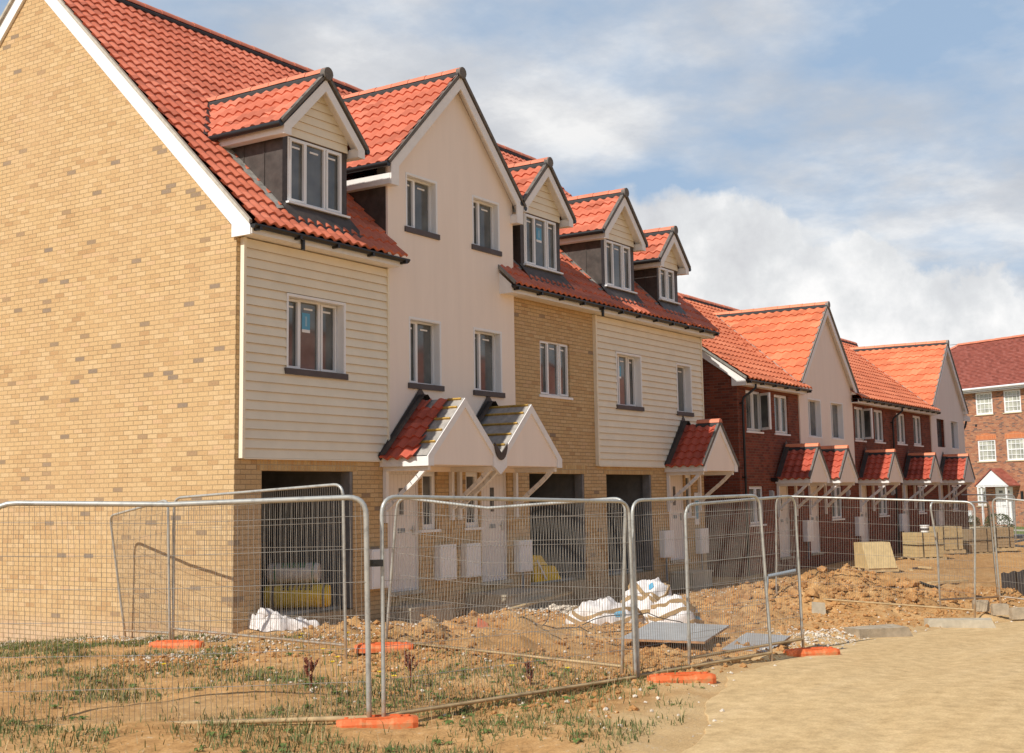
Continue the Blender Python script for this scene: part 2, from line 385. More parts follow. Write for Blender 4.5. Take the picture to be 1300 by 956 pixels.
def window(parent, F, u0, u1, v0, v1, lights, rec=.09, lining=.0, sill=None, glassm='glass', bars=None, sticker=None, open_light=None, w_out=0.0, sillw=.06, vents=True, fw=.038, arch=0, mat='white'):
    """window part: frame mesh, children pane, sill, sticker. lights: list of (width fraction, opening bool)"""
    mb = MB(); mid = -rec
    ring = [(u0,v0),(u1,v0),(u1,v1),(u0,v1)]
    fr = fw
    if arch:
        n = 8; top = [(u1-(u1-u0)*k/n, v1+arch*(1-(2*k/n-1)**2)) for k in range(n+1)]
        ring = [(u0,v0),(u1,v0)]+top
    W = u1-u0
    inner = rect(u0+fr, u1-fr, v0+fr, v1-fr)
    mb.plate(F, ring, [inner], mid-.07, mid)
    tot = sum(l[0] for l in lights); x = u0+fr*.4; span = W-fr*.8; panes = MB()
    for i, (lw, op) in enumerate(lights):
        a = x; b = x+span*lw/tot; x = b
        aa = a+(.0 if i == 0 else .012); bb = b-(.0 if i == len(lights)-1 else .012)
        if i > 0: mb.fbox(F, a-.022, a+.022, v0+fr-.002, v1-fr+.002, mid-.068, mid-.002)
        if op:
            aw = max(aa, u0+.02); bw = min(bb, u1-.02); sf = .036
            mb.plate(F, rect(aw+.018, bw-.018, v0+fr*.6, v1-fr*.6), [rect(aw+.018+sf, bw-.018-sf, v0+fr*.6+sf, v1-fr*.6-sf)], mid-.03, mid+.018)
    panes.fbox(F, u0+.03, u1-.03, v0+.03, v1-.03, mid-.05, mid-.04)
    if bars:
        nu, nv = bars
        for k in range(1, nu): uu = u0+W*k/nu; mb.fbox(F, uu-.014, uu+.014, v0+.03, v1-.03, mid-.039, mid-.012)
        for k in range(1, nv): vv = v0+(v1-v0)*k/nv; t = .03 if k*2 == nv else .014; mb.fbox(F, u0+.03, u1-.03, vv-t, vv+t, mid-.0385, mid-.008)
    if lining:
        for a, b in ((u0-.002, u0+.014), (u1-.014, u1+.002)): mb.fbox(F, a, b, v0, v1, mid+.002, lining)
        mb.fbox(F, u0+.014, u1-.014, v1-.014, v1+.003, mid+.002, lining)
        mb.plate(F, rect(u0-.03, u1+.03, v0, v1+.03), [rect(u0-.001, u1+.001, v0-.001, v1+.001)], lining-.012, lining+.006)
    w = mb.build('window', mat, parent)
    panes.build('pane', glassm, w)
    if vents:
        x = u0+fr*.4
        for i, (lw, op) in enumerate(lights):
            a = x; b = x+span*lw/tot; x = b
            if b-a > .22: vb = MB(); vb.fbox(F, a+(b-a)*.28, b-(b-a)*.28, v1-.155, v1-.125, mid-.039, mid-.03); vb.build('trickle_vent', 'offwhite', w)
    if sill:
        sb = MB(); ext = .07
        sb.fbox(F, u0-ext, u1+ext, v0-(.10 if sill == 'slate' else .05), v0-.003, mid-.06, w_out+sillw)
        sb.build('sill', {'slate':'slate','white':'white','buff':'buffsill'}[sill], w)
    if sticker:
        st = MB(); cu, cv, sw, sh = sticker
        st.fbox(F, cu-sw/2, cu+sw/2, cv-sh/2, cv+sh/2, mid-.039, mid-.036)
        st.cur = 1; st.fbox(F, cu-sw*.12, cu+sw*.12, cv-sh*.3, cv+sh*.3, mid-.0355, mid-.034)
        st.cur = 2; st.fbox(F, cu-sw/2, cu+sw/2, cv-sh*.68, cv-sh*.5, mid-.039, mid-.036)
        st.build('sticker', ['sticker', 'twine', 'offwhite'], w)
    return w
def weatherboard(mb, F, outline_fn, v0, v1, holes, pitch=.145, w_lo=.068, w_hi=.038):
    """lapped boards; outline_fn(v) -> (u0,u1); holes = list of (u0,u1,v0,v1)"""
    n = max(1, round((v1-v0)/pitch)); pitch = (v1-v0)/n
    for j in range(n):
        a = v0+j*pitch; b = a+pitch; cuts = sorted({a, b}|{h[2] for h in holes if a < h[2] < b}|{h[3] for h in holes if a < h[3] < b})
        for c0, c1 in zip(cuts, cuts[1:]):
            m_ = (c0+c1)/2; L0, R0 = outline_fn(c0); L1, R1 = outline_fn(c1)
            segs = [(L0, R0, L1, R1)]
            for h in holes:
                if h[2] <= m_ <= h[3]:
                    ns = []
                    for (p, q, p1, q1) in segs:
                        if h[1] <= p or h[0] >= q: ns.append((p, q, p1, q1)); continue
                        if h[0] > p: ns.append((p, h[0], p1, h[0]))
                        if h[1] < q: ns.append((h[1], q, h[1], q1))
                    segs = ns
            wa = w_lo+(w_hi-w_lo)*(c0-a)/pitch; wb = w_lo+(w_hi-w_lo)*(c1-a)/pitch
            for (p, q, p1, q1) in segs:
                mb.add([F(p,c0,wa),F(q,c0,wa),F(q1,c1,wb),F(p1,c1,wb)], [(0,1,2,3)])
                if c0 == a and w_lo > .05 and False: mb.add([F(p,c0+.001,w_lo+.0015),F(q,c0+.001,w_lo+.0015),F(q,c0+.013,w_lo-.001),F(p,c0+.013,w_lo-.001)], [(0,1,2,3)])
                if c0 == a: mb.cur = 1; mb.add([F(p,c0,w_lo),F(q,c0,w_lo),F(q,c0,w_hi-.02),F(p,c0,w_hi-.02)], [(3,2,1,0)]); mb.cur = 0  # lip face takes the painted lap shade
def barge(mb, F, cl, cr, cx, apex, zfoot, wid, w0, w1, box=.19, slope=1.0, backs=0.0):
    """white bargeboard pair with boxed feet. cl/cr outer u at feet, apex outer v"""
    hwL = cx-cl; hwR = cr-cx; eL = apex-hwL*slope; eR = apex-hwR*slope; dz = wid*math.sqrt(1+slope*slope)
    iax = apex-dz
    uL = cl+box; uR = cr-box
    out = [(cl, zfoot), (uL, zfoot), (uL, max(zfoot+.001, iax-(cx-uL)*slope)), (cx, iax), (uR, max(zfoot+.001, iax-(uR-cx)*slope)), (uR, zfoot), (cr, zfoot), (cr, eR), (cx, apex), (cl, eL)]
    mb.plate(F, out, [], w0, w1)
    if backs:
        o2 = [(cl+.01, eL-.06), (cl+.01, eL-.02), (cx, apex-.02), (cr-.01, eR-.02), (cr-.01, eR-.06), (cx, apex-.06)]
        mb.plate(F, o2, [], w0-backs, w0-.001)
        mb.fbox(F, cl+.006, uL-.006, zfoot+.004, zfoot+.16, w0-backs, w0-.001)
        mb.fbox(F, uR+.006, cr-.006, zfoot+.004, zfoot+.16, w0-backs, w0-.001)

SQ = math.sqrt(.5)
def cross_roof(parent, name, cx, hw, ye, zr, yb, slope=1.0, gauge=.33, tmat='tileA', rmat='ridge', roofz=None, gutter=True, zf=None, valley=None, verge=.03, phase=0.):
    """gabled roof whose ridge runs in +Y from the front edge ye to yb"""
    ze = zr-hw*slope; L = hw*math.sqrt(1+slope*slope); mb = MB(); k = math.sqrt(1+slope*slope)
    yl = yb
    tiles(mb, (cx-hw, ye, ze), (0,1,0), (1,0,slope), (-slope,0,1), yb-ye, L, phase=phase, gauge=gauge, roll=.215 if tmat == 'tileA' else .28)
    tiles(mb, (cx+hw, ye, ze), (0,1,0), (-1,0,slope), (slope,0,1), yb-ye, L, phase=phase, gauge=gauge, roll=.215 if tmat == 'tileA' else .28)
    rf = mb.build(name, tmat, parent)
    r = MB(); ridge_line(r, (cx, ye-.03, zr+.035), (cx, yb, zr+.035)); r.build('ridge_tile', [rmat, 'seal'], rf)
    # dark verge strip at the front edge of the tiles
    vb = MB(); F = FRONT
    for sg in (-1, 1):
        d = V((-sg*1/k, 0, slope/k)); nn = V((sg*slope/k, 0, 1/k)); a = V((cx+sg*(hw+.01), ye, ze)); b = V((cx, ye, zr+.02))
        yv = V((0,1,0))
        vb.hexa([a-nn*.012-yv*verge, b-nn*.012-yv*verge, b-nn*.012+yv*.05, a-nn*.012+yv*.05, a+nn*.045-yv*verge, b+nn*.045-yv*verge, b+nn*.045+yv*.05, a+nn*.045+yv*.05])
    # boss at the ridge end
    vb.tube([(cx, ye-verge-.03, zr+.03), (cx, ye+.04, zr+.03)], .112, 12)
    vb.build('verge_trim', 'vdark' if tmat == 'tileA' else 'verge', rf)
    if gutter:
        for sg in (-1, 1):
            g = MB(); x = cx+sg*(hw+.035); g.tube([(x, ye-.01, ze-.02), (x, yl if roofz is None else min(yl, roofz(ze)+.05), ze-.02)], .055, 8)
            g.build('gutter', 'black', rf)
    if valley:
        vm, zfun_inv, sh = valley
        for sg in (-1, 1):
            v = MB(); p0 = V((cx+sg*(hw+.0), zfun_inv(ze), ze)); p1 = V((cx, zfun_inv(zr), zr))
            o = V((sg*sh, 0, 0)); up = V((0, -.035, .055)); up2 = V((0,-.02,.05))
            v.add([p0+o+up, p1+o*.6+up, p1-o*.2+up2, p0-o*.35+up2], [(0,1,2,3)])
            v.add([p0+o+up-V((0,0,.1)), p1+o*.6+up-V((0,0,.1)), p1+o*.6+up, p0+o+up], [(0,1,2,3)])
            v.build('valley_flashing', vm, rf)
    return rf

def porch(parent, XL, XR, zf, D=1.05, slope=.95, ztop=None, style='done', tmat='tileP', tri='render', valley_right=False):
    cx = (XL+XR)/2; hw = (XR-XL)/2; zt = zf+.17; apex = zt+hw*slope; F = FRONT
    pc = MB()
    pc.plate(F, [(XL+.05, zf+.02), (XR-.05, zf+.02), (XR-.05, zf+.10), (cx, zf+.10+(hw-.05)*slope), (XL+.05, zf+.10)], [], D-.08, D-.03)      # gable panel
    pc.fbox(F, XL+.03, XR-.03, zf+.015, zf+.04, .005, D-.05)
    c = pc.build('porch_canopy', tri, parent)
    bb = MB(); wid = .12; dz = wid*math.sqrt(1+slope*slope)
    if valley_right: pass
    barge(bb, F, XL, XR, cx, apex, zf, wid, D-.03, D, box=.16, slope=slope)
    for x in (XL, XR-.025): bb.fbox(F, x, x+.025, zf, zt-.01, .005, D-.031)
    bb.build('bargeboard', 'offwhite', c)
    L = hw*math.sqrt(1+slope*slope); k = math.sqrt(1+slope*slope)
    ext = .04
    def left_rng(j, n):
        if style == 'part':
            e = [.80, .78, .70, .70, .74, .66, .6][min(j, 6)]
            if j == n-1: return [(0, .36), (.50, .74)]
            return [(0, e)]
        return [(0, D+.01)]
    sl = (1/k, 0, slope/k)
    if style != 'felt':
        t = MB(); tiles(t, (XL-ext, 0, zt-.0-ext*slope), (0,-1,0), sl, (-slope,0,1), D+.02, L+ext, roll=.215, gauge=.25, rng=left_rng, phase=.1)
        tr = (-1/k, 0, slope/k)
        if style == 'done': tiles(t, (XR+ext, 0, zt-ext*slope), (0,-1,0), tr, (slope,0,1), D+.02, L+ext, roll=.215, gauge=.25)
        t.build('roof_tiles', tmat, c)
    if style in ('part', 'felt'):
        f = MB()
        for sg in (-1, 1):
            e = V((XL if sg < 0 else XR, 0, zt)); a = V((cx, 0, apex)); nn = V((sg*slope/k, 0, 1/k))*.005; y1 = V((0, -.01, 0)); y2 = V((0, -D+.02, 0))
            f.add([e+y1+nn, a+y1+nn, a+y2+nn, e+y2+nn], [(0,1,2,3)])
        f.build('underlay', 'felt', c)
        for q in (.22, .42, .62, .82, .97):
            for sg in (-1, 1):
                b2 = MB(); p = V((XL if sg < 0 else XR, 0, zt)).lerp(V((cx, 0, apex)), q)+V((sg*slope/k, 0, 1/k))*.02
                b2.beam(p+V((0,-.03 if style == 'felt' or sg > 0 else -.70,0)), p+V((0, -D+(.05 if style == 'felt' else .02+.1*random.random()), 0)), .03, .035, up=(sg*slope, 0, 1))
                b2.build('batten', 'batten', c)
    if style == 'done':
        r = MB(); ridge_line(r, (cx, -D-.02, apex+.03), (cx, -(.05 if XL > 17 else .45), apex+.03), r=.10)
        r.build('ridge_tile', ['ridgeB' if XL > 17 else 'ridge', 'seal'], c)
        vt = MB()
        for sg in (-1, 1):
            a = V((cx+sg*(hw+ext), -D, zt-ext*slope)); b = V((cx, -D, apex+.02)); nn = V((sg*slope/k, 0, 1/k)); yv = V((0,-.02,0)); yb = V((0,.04,0))
            vt.hexa([a-nn*.02+yv, b-nn*.02+yv, b-nn*.02+yb, a-nn*.02+yb, a+nn*.06+yv, b+nn*.06+yv, b+nn*.06+yb, a+nn*.06+yb])
        vt.build('verge_trim', 'vdark', c)
    # lead flashing up the wall
    fl = MB(); h = .17
    for sg in (-1, 1):
        e = cx+sg*(hw+ext+.02); ze = zt-ext*slope
        fl.plate(F, [(e, ze-.03), (cx, apex+.03), (cx, apex+.03+h*1.25), (e+sg*.06, ze+h*.35)] if sg < 0 else [(cx, apex+.03), (e, ze-.03), (e+.06, ze+h*.35), (cx, apex+.03+h*1.25)], [], .064, .075)
        a = V((e, 0, ze+.03)); b = V((cx, 0, apex+.07)); nn = V((sg*slope/k, 0, 1/k))*.055
        fl.add([a+nn+V((0,-.07,0)), b+nn+V((0,-.07,0)), b+nn+V((0,-.21,0)), a+nn+V((0,-.21,0))], [(0,1,2,3)])
    fl.build('flashing', 'lead', c)
    for x in (XL+.09, XR-.16):
        br = MB()
        br.box((x, -.075, zf-.95), (x+.075, -.004, zf-.07)); br.box((x, -D+.08, zf-.072), (x+.075, -.005, zf+.012))
        n = 7; pts = []
        for i in range(n):
            t_ = i/(n-1); pts.append(V((x+.037, -.08-(D-.26)*t_, zf-.72+.66*t_+.014*math.sin(math.pi*t_*2))))
        for p, q in zip(pts, pts[1:]): br.beam(p, q+(q-p)*.06, .062, .075)
        br.build('bracket', 'offwhite', c)
    return c
def front_door(parent, u0, u1, v0, v1, slot=True, slotx=.45):
    F = FRONT; mb = MB()
    mb.plate(F, rect(u0, u1, v0, v1), [rect(u0+.05, u1-.05, v0+.03, v1-.05)], -.12, -.05)
    mb.fbox(F, u0+.052, u1-.052, v0+.032, v1-.052, -.105, -.075)
    d = mb.build('front_door', 'door', parent)
    k = MB(); cu = u0+(u1-u0)*slotx
    k.fbox(F, cu-.10, cu+.10, v0+1.0, v0+1.08, -.074, -.066); k.build('letter_plate', 'bluepipe', d)
    g = MB(); g.fbox(F, cu-.065, cu+.065, v0+1.32, v0+1.78, -.074, -.068); g.build('pane', 'glass', d)
    h = MB(); h.fbox(F, u1-.14, u1-.115, v0+.95, v0+1.12, -.074, -.05); h.beam(F(u1-.13, v0+1.05, -.04), F(u1-.23, v0+1.05, -.04), .02, .02); h.build('handle', 'galv', d)
    s = MB(); s.fbox(F, u0-.04, u1+.04, v0-.06, v0-.002, -.1, .06); s.build('threshold', 'sandstone', d)
    return d
def meter_box(parent, u0, u1, v0, v1, leg=True):
    F = FRONT; mb = MB(); mb.fbox(F, u0, u1, v0, v1, .004, .14); mb.fbox(F, u0+.03, u1-.03, v0+.03, v1-.03, .14, .152)
    o = mb.build('meter_box', 'white', parent)
    if leg:
        l = MB(); l.tube([F(u0+.18, v0+.01, .09), F(u0+.18, v0-.55, .09)], .022, 8); l.build('pipe', 'bluepipe', o)
def eave(parent_roof, x0, x1, y, zb, name='fascia', ztop=None, gy=-.06, zg=None):
    """soffit + fascia + gutter along X at overhang y"""
    mb = MB(); mb.box((x0, y, zb), (x1, .02, zb+.025)); mb.box((x0, y-.022, zb-.012), (x1, y, zb+.135)); mb.build(name, 'offwhite', parent_roof)
    g = MB(); zg = zg or zb+.10
    yy = y-.085; n = 9; vs = []
    for x in (x0-.05, x1+.05):
        for k in range(n):
            a = math.pi*k/(n-1); vs.append((x, yy+math.cos(a)*.058, zg-math.sin(a)*.062))
    g.add(vs, [(k, k+1, n+k+1, n+k) for k in range(n-1)], True)
    g.add([vs[k] for k in range(n)], [tuple(range(n))]); g.add([vs[n+k] for k in range(n)], [tuple(range(n))[::-1]])
    g.box((x0-.05, yy+.05, zg-.01), (x1+.05, yy+.058, zg+.02)); g.box((x0-.05, yy-.062, zg-.02), (x1+.05, yy-.05, zg+.006))
    m = max(2, int((x1-x0)/.8))
    for i in range(m+1):
        x = x0+.06+(x1-x0-.12)*i/m; g.box((x-.025, yy-.068, zg-.085), (x+.025, y+.001, zg-.03))
    g.build('gutter', 'black', parent_roof)
    f = MB(); f.box((x0, y-.07, zg+.0), (x1, y+.25, zg+.012)); f.build('eaves_tray', 'black', parent_roof)

# ================================================================== TERRACE A
A = thing('terraced_house_block', 'three-storey terrace with buff brick gable end, cream weatherboarding and four roof dormers', 'terrace')
T = .966; Y0, Z0 = -.42, 6.10
rz = lambda y: Z0+T*(y-Y0)
ry = lambda z: Y0+(z-Z0)/T
RY = 5.13; RZ = rz(RY)
garages = [(.57, 2.71), (8.17, 10.39), (11.37, 13.56)]
winsA = [(1.07, 2.42, 4.0, 5.16), (4.22, 5.12, 3.97, 5.13), (6.23, 7.14, 3.96, 5.14), (8.67, 9.88, 4.02, 5.17), (11.89, 13.07, 3.97, 5.16), (15.01, 15.80, 3.96, 5.14)]
doorsA = [(3.62, 4.55), (6.46, 7.39), (14.46, 15.36)]
sidesA = [(4.60, 5.04), (5.95, 6.40), (15.42, 15.82)]
holes = [rect(a, b, -.0, 2.39) for a, b in garages]+[rect(a, b, .32, 2.41) for a, b in doorsA]+[rect(a, b, 1.37, 2.41) for a, b in sidesA]
holesU = [rect(*w) for w in winsA]
mb = MB()
mb.plate(FRONT, rect(.24, 16.26, -.7, 6.0), holes+holesU, -.24, 0)
mb.build('front_wall', 'brickA', A)
GL = frame((0,0,0), (0,1,0), (0,0,1), (-1,0,0))
mb = MB(); D = RY*2
mb.plate(GL, [(0, -1.2), (D, -1.2), (D, 6.0), (RY, RZ-.06), (0, 6.0)], [], -.24, .0015)
mb.build('gable_wall', 'brickA', A)
mb = MB(); mb.plate(frame((16.5,0,0), (0,1,0), (0,0,1), (1,0,0)), [(0, -1.2), (D, -1.2), (D, 6.0), (RY, RZ-.06), (0, 6.0)], [], -.24, .0)
mb.build('gable_wall', 'brickA', A)
mb = MB(); mb.box((.24, D-.2, -1.2), (16.26, D-.002, 6.0)); mb.build('rear_wall', 'brickA', A)
for a, b in garages:
    mb = MB(); mb.fbox(FRONT, a-.11, b+.11, 2.392, 2.575, .0005, .004); mb.build('lintel_course', 'soldA', A)
# garage interiors
for a, b in garages:
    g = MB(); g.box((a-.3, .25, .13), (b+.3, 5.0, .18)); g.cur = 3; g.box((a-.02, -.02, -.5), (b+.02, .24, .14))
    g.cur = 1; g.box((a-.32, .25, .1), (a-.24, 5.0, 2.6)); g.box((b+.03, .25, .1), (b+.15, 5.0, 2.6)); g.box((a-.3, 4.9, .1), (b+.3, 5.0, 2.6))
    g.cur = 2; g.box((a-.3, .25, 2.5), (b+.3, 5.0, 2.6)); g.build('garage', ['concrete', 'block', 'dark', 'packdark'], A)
    j = MB(); j.box((b-.075, .01, .16), (b-.003, .2, 2.385)); j.build('door_jamb', 'block', A)
# cladding and render
def wb(u0, u1, v0, v1, hs):
    m = MB(); weatherboard(m, FRONT, lambda v: (u0, u1), v0, v1, hs); o = m.build('weatherboarding', ['clad', 'cladlapshade'], A)
    t = MB(); t.fbox(FRONT, u0-.045, u0+.012, v0-.01, v1, .001, .085); t.fbox(FRONT, u1-.012, u1+.03, v0-.01, v1, .001, .08); t.fbox(FRONT, u0+.012, u1-.012, v0-.022, v0-.002, .001, .07)
    t.build('corner_trim', 'clad', o); return o
wb(.12, 3.57, 2.58, 5.93, [winsA[0]])
wb(10.95, 16.47, 2.58, 5.93, [winsA[4], winsA[5]])
mb = MB(); cxr = 5.62; APX = 10.02
mb.plate(FRONT, [(3.605, 2.40), (7.64, 2.40), (7.64, 7.84), (cxr, 9.86), (3.605, 7.84)],
    [rect(*winsA[1]), rect(*winsA[2]), rect(4.15, 5.04, 6.79, 7.76), rect(6.24, 7.12, 6.79, 7.74)]+[rect(a, b, 2.395, 2.41) for a, b in ()], .0015, .045)
mb.build('render_panel', 'render', A)
mb = MB(); mb.plate(FRONT, [(3.608, 6.0), (7.637, 6.0), (7.637, 7.80), (cxr, 9.82), (3.608, 7.80)], [rect(4.15, 5.04, 6.79, 7.76), rect(6.24, 7.12, 6.79, 7.74)], -.2, .0)
mb.build('gable_backing', 'block', A)
for x0, x1 in ((3.60, 3.655), (7.59, 7.645)):
    mb = MB(); mb.box((x0, .003, 6.2), (x1, 2.0, 7.62)); mb.build('side_cheek', 'lead', A)
# windows
L3 = [(1,1),(1.1,0),(1,1)]; L2 = [(1,1),(1,0)]
stk = {0: (1.70, 4.82, .19, .27), 1: (4.42, 4.62, .07, .26), 4: (12.37, 4.78, .15, .24)}
for i, w in enumerate(winsA):
    lining = 0 if i == 3 else (.062 if i in (0, 4, 5) else .047)
    window(A, FRONT, w[0], w[1], w[2], w[3], [(1,1),(1.1,0),(1,1)] if i in (0, 3, 4) else [(.75,1),(1,0)] , rec=.10 if lining else .05, lining=lining, sill='white' if i == 3 else 'slate', sillw=.09 if i != 3 else .03, sticker=stk.get(i))
for w in ((4.15, 5.04, 6.79, 7.76), (6.24, 7.12, 6.79, 7.74)):
    window(A, FRONT, *w, [(.75,1),(1,0)], rec=.08, lining=.047, sill='slate', sillw=.08)
for a, b in sidesA: window(A, FRONT, a, b, 1.37, 2.41, [(1,0)], rec=.05, sill='white', vents=False, fw=.09, sillw=.04)
for (a, b), sx in zip(doorsA, (.62, .3, .35)): front_door(A, a, b, .33, 2.405, slotx=.5)
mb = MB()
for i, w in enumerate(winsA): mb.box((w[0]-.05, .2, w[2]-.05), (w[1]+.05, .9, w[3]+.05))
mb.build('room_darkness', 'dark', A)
for a, b, c, d in ((3.02, 3.47, .44, 1.09), (4.95, 5.43, .46, 1.09), (5.76, 6.22, .46, 1.08), (7.55, 8.03, .46, 1.07), (13.88, 14.40, .43, 1.06), (15.87, 16.36, .43, 1.05)):
    meter_box(A, a, b, c, d, leg=a in (7.55, 13.88, 15.87))
# main roof
S_ = (0, 1, T); N_ = (0, -T, 1); k_ = math.sqrt(1+T*T)
mb = MB(); full = (RY-Y0)*k_
for x0, x1, ys in ((-.09, 3.62, Y0), (3.62, 7.10, .04), (7.10, 16.78, Y0)):
    o_z = rz(ys); tiles(mb, (x0, ys, o_z), (1,0,0), S_, N_, x1-x0, (RY-ys)*k_, phase=(x0+.09) % .215)
mb.add([(-.09, RY, RZ), (16.78, RY, RZ), (16.78, D+.42, Z0), (-.09, D+.42, Z0)], [(0,1,2,3)])
roofA = mb.build('roof', 'tileA', A)
mb = MB(); ridge_line(mb, (-.1, RY, RZ+.05), (16.8, RY, RZ+.05), r=.12); mb.build('ridge_tile', ['ridge', 'seal'], roofA)
eave(roofA, -.03, 3.64, -.33, 5.95, zg=6.065); eave(roofA, 7.13, 16.72, -.33, 5.95, zg=6.065)
for X, sg in ((-.052, -1), (16.70, 1)):
    mb = MB(); G = frame((X,0,0), (0,1,0), (0,0,1), (sg,0,0))
    mb.plate(G, [(-.335, 5.925), (.06, 5.925), (.06, 6.14-.02), (RY, RZ-.30), (D-.06, 6.12), (D-.06, 5.925), (D+.33, 5.925), (D+.335, 6.08), (RY, RZ+.0), (-.335, 6.08)], [], -.052 if sg < 0 else -.2, .0)
    mb.build('bargeboard', 'white', roofA)
for X in (-.10, 16.74):
    for s in (0, 1):
        mb = MB()
        ya, za, yb_, zb_ = (-.36, 6.08, RY, RZ+.0) if s == 0 else (D+.36, 6.08, RY, RZ)
        mb.hexa([(X,ya,za),(X+.06,ya,za),(X+.06,yb_,zb_),(X,yb_,zb_),(X,ya,za+.065),(X+.06,ya,za+.065),(X+.06,yb_,zb_+.065),(X,yb_,zb_+.065)])
        mb.build('verge_mortar', 'mortar', roofA)
# left end box of second eave run (white) in front of the render bay
mb = MB(); mb.plate(frame((7.12,0,0), (0,1,0), (0,0,1), (-1,0,0)), [(-.35, 5.93), (-.046, 5.93), (-.046, 6.36), (-.35, 6.08)], [], -.02, .0); mb.build('eaves_box', 'offwhite', roofA)
mb = MB(); mb.hexa([(7.08,-.44,6.08),(7.14,-.44,6.08),(7.14,-.046,6.44),(7.08,-.046,6.44),(7.08,-.44,6.15),(7.14,-.44,6.15),(7.14,-.046,6.52),(7.08,-.046,6.52)]); mb.build('verge_trim', 'verge', roofA)
# cream bay gable roof
gr = cross_roof(A, 'gable_roof', cxr, 2.19, -.23, 9.98, 4.3, tmat='tileA', roofz=lambda z: ry(z), valley=('leadpale', ry, .14), verge=.03)
mb = MB(); barge(mb, FRONT, 3.48, 7.76, cxr, 9.94, 7.42, .17, .2, .23, box=.22, backs=.155)
for x in (3.47, 7.60): mb.box((x, -.2, 7.43), (x+.17, .95, 7.62))
mb.build('bargeboard', 'offwhite', gr)
# dormers
def dormer(X0, X1, hw, zr, wx, wz, lights, stick=None):
    cx = (X0+X1)/2; F = FRONT; zt = zr-hw-.15     # top of lead front
    d = MB()
    d.plate(F, rect(X0, X1, rz(0)-.12, wz[1]+.02), [rect(wx[0], wx[1], wz[0], wz[1])], -.12, .0)
    for x, sg in ((X0, -1), (X1, 1)):
        top = zr-hw+.05; yb = ry(top)+.05; x2 = x-sg*.04
        x = x+sg*.003; d.add([(x, .0, rz(0)-.3), (x, yb, top-.1), (x, .0, top-.02), (x, yb, top-.02)], [(0,1,3,2)])
        for q in (.25, .55):      # standing welts
            yy = q*yb; d.box((min(x, x+sg*.012), yy, rz(yy)-.05), (max(x, x+sg*.012), yy+.015, top-.04))
    # apron
    e = .07
    d.add([(X0-e, -.012, rz(0)+.16), (X1+e, -.012, rz(0)+.16), (X1+.18, -.24, rz(-.24)+.07), (X0-.02, -.24, rz(-.24)+.07)], [(0,1,2,3)])
    d.add([(X0-.02, -.24, rz(-.24)+.07), (X1+.18, -.24, rz(-.24)+.07), (X1+.18, -.245, rz(-.24)+.02), (X0-.02, -.245, rz(-.24)+.02)], [(0,1,2,3)])
    dm = d.build('dormer', 'lead', A)
    for x, sg in ((X0, -1), (X1, 1)):
        fl = MB(); yb = ry(zr-hw)+.02
        fl.add([(x+sg*.16, -.05, rz(-.05)+.062), (x, -.05, rz(-.05)+.10), (x, yb, rz(yb)+.10), (x+sg*.16, yb, rz(yb)+.062)], [(0,1,2,3)])
        fl.build('soaker', 'leadpale', dm)
    g = MB(); z1 = zr-.02
    zb_ = wz[1]+.02
    weatherboard(g, F, lambda v: (max(X0, cx-(zr-.1-v)), min(X1, cx+(zr-.1-v))), zb_, zr-.14, [], pitch=.15, w_lo=.03, w_hi=.01)
    g.build('weatherboarding', ['clad', 'cladlapshade'], dm)
    window(dm, F, wx[0], wx[1], wz[0], wz[1], lights, rec=-.005, sill=None, vents=True, sticker=stick)
    s = MB(); s.fbox(F, wx[0]-.04, X1+.015, wz[0]-.035, wz[0]-.002, .0, .075); s.build('sill', 'white', dm)
    rf = cross_roof(dm, 'dormer_roof', cx, hw, -.23, zr-.03, ry(zr)+.15, roofz=lambda z: ry(z), valley=('lead', ry, .16), verge=.03, phase=.05)
    b = MB(); barge(b, F, cx-hw+.04, cx+hw-.04, cx, zr-.09, zr-hw-.20, .145, .2, .23, box=.17, backs=.19)
    yb = ry(zr-hw-.1)
    for x in (cx-hw+.04, cx+hw-.21): b.box((x, -.2, zr-hw-.19), (x+.17, yb, zr-hw-.06))
    b.build('bargeboard', 'offwhite', dm)
dormer(.99, 2.55, 1.03, 8.93, (1.10, 2.42), (6.69, 7.76), L3)
dormer(8.00, 9.56, 1.03, 8.93, (8.13, 9.41), (6.69, 7.76), L3, stick=(8.77, 7.42, .2, .26))
dormer(11.39, 12.97, 1.03, 8.93, (11.54, 12.80), (6.69, 7.76), L3)
dormer(14.19, 15.32, .82, 8.47, (14.28, 15.13), (6.71, 7.51), [(1,1),(1,1)])
# porches
porch(A, 3.40, 5.57, 2.47, style='part', slope=.94)
porch(A, 5.57, 7.73, 2.47, style='felt', slope=.94)
porch(A, 14.27, 16.27, 2.45, style='done', slope=1.0)
mb = MB(); mb.plate(FRONT, [(5.36, 2.47), (5.57, 2.33), (5.78, 2.47), (5.78, 2.72), (5.57, 2.56), (5.36, 2.72)], [], 1.0, 1.052); mb.build('porch_valley_board', 'offwhite', A)
mb = MB(); 
for i in range(8):
    a0 = math.pi*i/7; 
mb.plate(FRONT, [(5.57+.21*math.cos(math.pi+math.pi*i/10), 2.90+.31*math.sin(math.pi+math.pi*i/10)) for i in range(11)]+[(5.58,2.72)], [], 1.055, 1.075); mb.build('valley_liner', 'lead', A)
mb = MB(); mb.box((2.2,-.09,5.7),(2.2,-.09,5.7)) if False else mb.tube([(1.05,-.39,6.0),(1.05,-.39,5.84)], .034, 8); mb.tube([(10.7,-.39,6.0),(10.7,-.39,5.84)], .034, 8); mb.build('downpipe_stub', 'black', roofA)

